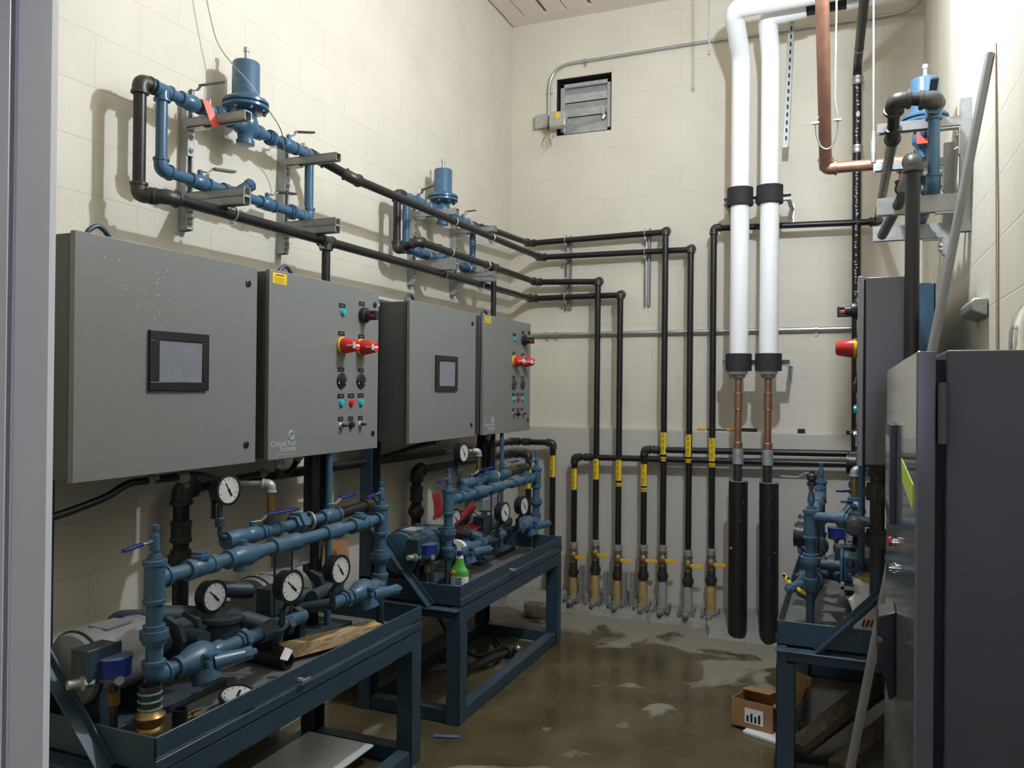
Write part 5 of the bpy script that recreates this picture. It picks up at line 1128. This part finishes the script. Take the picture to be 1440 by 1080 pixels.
b.add(vs, [(i * n + k, i * n + (k + 1) % n, (i + 1) * n + (k + 1) % n, (i + 1) * n + k) for i in range(len(prof) - 1) for k in range(n)] + [tuple(range(n))[::-1]]); b.build('bag', 'bag', t)
b = MB(); b.lathe((.085, 3.90, .905), (0, 0, 1), [(0, .062), (.018, .066), (.02, .058), (.004, .05)], 18); b.build('rim', 'rust', t)
b = MB()
for k in range(4): b.bar((.050 + .017 * k, 3.842, .715), (.058 + .017 * k, 3.842, .745), .008, .003, (0, 1, 0))
b.build('red_print', 'redcloth', t)
b = MB(); b.tube([(-.29, 4.0, .875), (-.26, 3.98, .84), (-.22, 3.97, .815), (-.185, 3.97, .80)], .010, 8, bend=.02); b.m = 1
for k in range(6): b.sph((-.285 + .018 * k, 3.985 - .002 * k, .872 - .013 * k), .0075, 6)
tag(b.build('yellow_tag_strip', ['yellow', 'ink']), 'curled yellow and black tag strip hanging from the right-hand manifold', 'tag')
t = thing('gear_pump', 'blocky blue-grey pump with round bolt heads on the right-hand skid behind the bag', 'pump', (.06, 4.10, .85))
b = MB(); b.box(-.03, .17, 4.03, 4.17, .86, .975); b.box(-.045, -.03, 4.01, 4.19, .85, .985); b.box(.17, .185, 4.01, 4.19, .85, .985); b.build('housing', 'blue_dusty', t, bevel=.008)
for kx in range(4):
    for kz in range(2):
        b = MB(); b.lathe((.00 + .047 * kx, 4.032, .892 + .05 * kz), (0, -1, 0), [(0, .019), (.012, .019), (.016, .014), (.030, .012)], 12); b.build('bolt', 'blue_dirty', t, bevel=.002)
b = MB(); b.cyl((-.13, 4.10, .915), (-.03, 4.10, .915), .026); b.lathe((-.10, 4.10, .915), (1, 0, 0), [(0, .03), (.001, .036), (.03, .036), (.031, .03)], 16); b.build('inlet', 'blue_dirty', t)
b = MB(); b.box(-.04, .16, 3.985, 4.0, .832, .846); b.box(-.04, -.026, 3.985, 4.10, .80, .86); b.box(-.02, .16, 4.0, 4.012, .79, .80); b.build('guard_rail', 'galv_dull', t)
t = thing('lever_valve', 'dark lever valve with a long thin handle pointing left on top of the right-hand manifold', 'valve', (-.165, 3.93, 1.30))
b = MB(); b.lathe((-.165, 3.93, 1.30), (0, 0, 1), [(0, .012), (.001, .02), (.02, .02), (.022, .013), (.03, .022), (.05, .022), (.058, .012), (.07, .012)], 12); b.build('body', 'fitting', t)
b = MB(); b.bar((-.165, 3.93, 1.365), (-.20, 3.93, 1.355), .014, .004); b.bar((-.20, 3.93, 1.355), (-.225, 3.93, 1.338), .014, .004); b.bar((-.222, 3.93, 1.338), (-.30, 3.93, 1.338), .014, .005); b.build('handle', 'galv_dull', t)
t = thing('pipe_riser', 'dark pipe with unions rising at the near end of the right-hand skid', 'pipe', (.105, 3.86, .7))
seg((.105, 3.84, .98), (.105, 3.84, 1.46), .030, t, 'fitting'); union((.105, 3.84, 1.30), (0, 0, 1), .034, t, 'fitting'); coupling((.105, 3.84, 1.40), (0, 0, 1), .031, t, L=.07); union((.105, 3.84, 1.10), (0, 0, 1), .034, t, 'fitting'); elbow((.105, 3.84, 1.48), (0, 0, -1), (.5, .8, 0), .03, t, 'fitting')
seg((.105, 3.84, 1.165), (-.18, 3.93, 1.165), .022, t, 'blue_dusty'); union((-.03, 3.885, 1.165), (1, -.3, 0), .024, t, 'blue_dusty'); seg((.105, 3.84, .85), (.105, 3.84, .99), .028, t, 'blue_dirty')

# ================================================================== TALL CABINET ON THE RIGHT
XD = .088
t = thing('tall_cabinet', 'tall glossy grey cabinet filling the lower right, closest to the camera', 'cabinet', (.27, 1.9, 0))
y0, y1 = 1.345, 2.42; zt = 1.795
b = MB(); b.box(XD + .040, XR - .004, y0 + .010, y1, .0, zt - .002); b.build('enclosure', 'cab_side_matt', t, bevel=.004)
b = MB(); b.box(XD + .026, XD + .040, y0 + .022, y1 - .01, .06, zt - .016); b.build('gasket', 'seal', t)
b = MB(); b.box(XD, XD + .026, y0 - .006, y1 + .004, .05, zt - .004); d = b.build('door', 'cab_gloss', t, bevel=.003)
for z in (1.70, 1.0, .4):
    b = MB(); b.cyl((XD + .036, y0 - .002, z - .045), (XD + .036, y0 - .002, z + .045), .008, n=12); b.build('hinge', 'cab_side_matt', t)
b = MB(); a, c_, z0, z1 = 1.90, 2.16, 1.45, 1.66
b.box(XD - .012, XD, a, c_, z0, z1); b.m = 1; b.box(XD - .0125, XD - .011, a + .03, c_ - .03, z0 + .03, z1 - .03); b.build('screen_bezel', ['black', 'screen'], d, bevel=.002)
b = MB(); b.add([(XD - .001, 1.39, 1.588), (XD - .001, 1.70, 1.605), (XD - .001, 1.66, 1.565), (XD - .001, 1.39, 1.548), (XD, 1.39, 1.588), (XD, 1.70, 1.605), (XD, 1.66, 1.565), (XD, 1.39, 1.548)], [(0, 1, 2, 3), (7, 6, 5, 4), (0, 4, 5, 1), (1, 5, 6, 2), (2, 6, 7, 3), (3, 7, 4, 0)]); b.build('lime_sticker', 'lime', d, smooth=False)
b = MB(); b.lathe((XD, 1.92, 1.41), (-1, 0, 0), [(0, .014), (.003, .014), (.004, .010), (.008, .010)], 14); b.m = 1; b.lathe((XD - .007, 1.92, 1.41), (-1, 0, 0), [(0, .011), (.006, .011), (.008, .007)], 14); b.build('push_button', ['chrome', 'red'], d)
b = MB(); b.lathe((XD, 1.97, 1.345), (-1, 0, 0), [(0, .012), (.003, .012), (.004, .008), (.010, .008)], 14); b.build('key_lock', 'chrome', d)
b = MB(); b.prism([(XD, 1.275), (XD - .034, 1.262), (XD - .036, 1.222), (XD - .018, 1.216), (XD - .034, 1.208), (XD - .034, 1.165), (XD - .020, 1.13), (XD - .012, 1.09), (XD, 1.10)], 'y', 1.86, 1.96); b.build('pull_handle', 'black', d, bevel=.003)
t = thing('metal_dome', 'shiny rounded metal housing on top of the tall grey cabinet, cut by the right edge', 'housing', (.383, 2.17, zt))
b = MB(); b.lathe((.383, 2.17, zt - .003), (0, 0, 1), [(0, .050), (.002, .055), (.012, .055), (.02, .051), (.08, .049), (.12, .038), (.15, .020), (.155, .006)], 32); b.build('shell', 'chrome', t)

# ================================================================== LIGHT, WORLD, CAMERA
def light(kind, name, loc, energy, col, **k):
    l = bpy.data.lights.new(name, kind); l.energy = energy; l.color = col
    for a_, v_ in k.items(): setattr(l, a_, v_)
    o = bpy.data.objects.new(name, l); COL.objects.link(o); o.location = loc; return o
light('POINT', 'room_lamp', (-.20, 3.34, 3.87), 232, (.77, .87, 1.0), shadow_soft_size=.042)
dl = light('AREA', 'hall_daylight', (.12, -2.6, 1.73), 22, (.62, .66, 1.0), shape='RECTANGLE', size=.22, size_y=.75)
dl.rotation_euler = (PI / 2, 0, 0)
w = bpy.data.worlds.new('world'); bpy.context.scene.world = w; w.use_nodes = True
w.node_tree.nodes['Background'].inputs[0].default_value = (.5, .55, .65, 1); w.node_tree.nodes['Background'].inputs[1].default_value = .03

cam = bpy.data.cameras.new('camera'); co = bpy.data.objects.new('camera', cam); COL.objects.link(co)
yaw, pitch, roll, F = .3964, .005266, .010166, 1142.0
f = V((-math.sin(yaw) * math.cos(pitch), math.cos(yaw) * math.cos(pitch), math.sin(pitch))); r_ = V((math.cos(yaw), math.sin(yaw), 0)); u = r_.cross(f)
rr = r_ * math.cos(roll) + u * math.sin(roll); uu = u * math.cos(roll) - r_ * math.sin(roll)
mw = Matrix((rr, uu, -f)).transposed().to_4x4(); mw.translation = V((0, 0, 1.73)); co.matrix_world = mw
cam.sensor_width = 36; cam.lens = 36 * F / 1440; cam.clip_start = .02
sc = bpy.context.scene; sc.camera = co
sc.view_settings.view_transform = 'Standard'; sc.view_settings.look = 'None'; sc.view_settings.gamma = 1; sc.view_settings.exposure = 0
sc.view_settings.use_curve_mapping = False
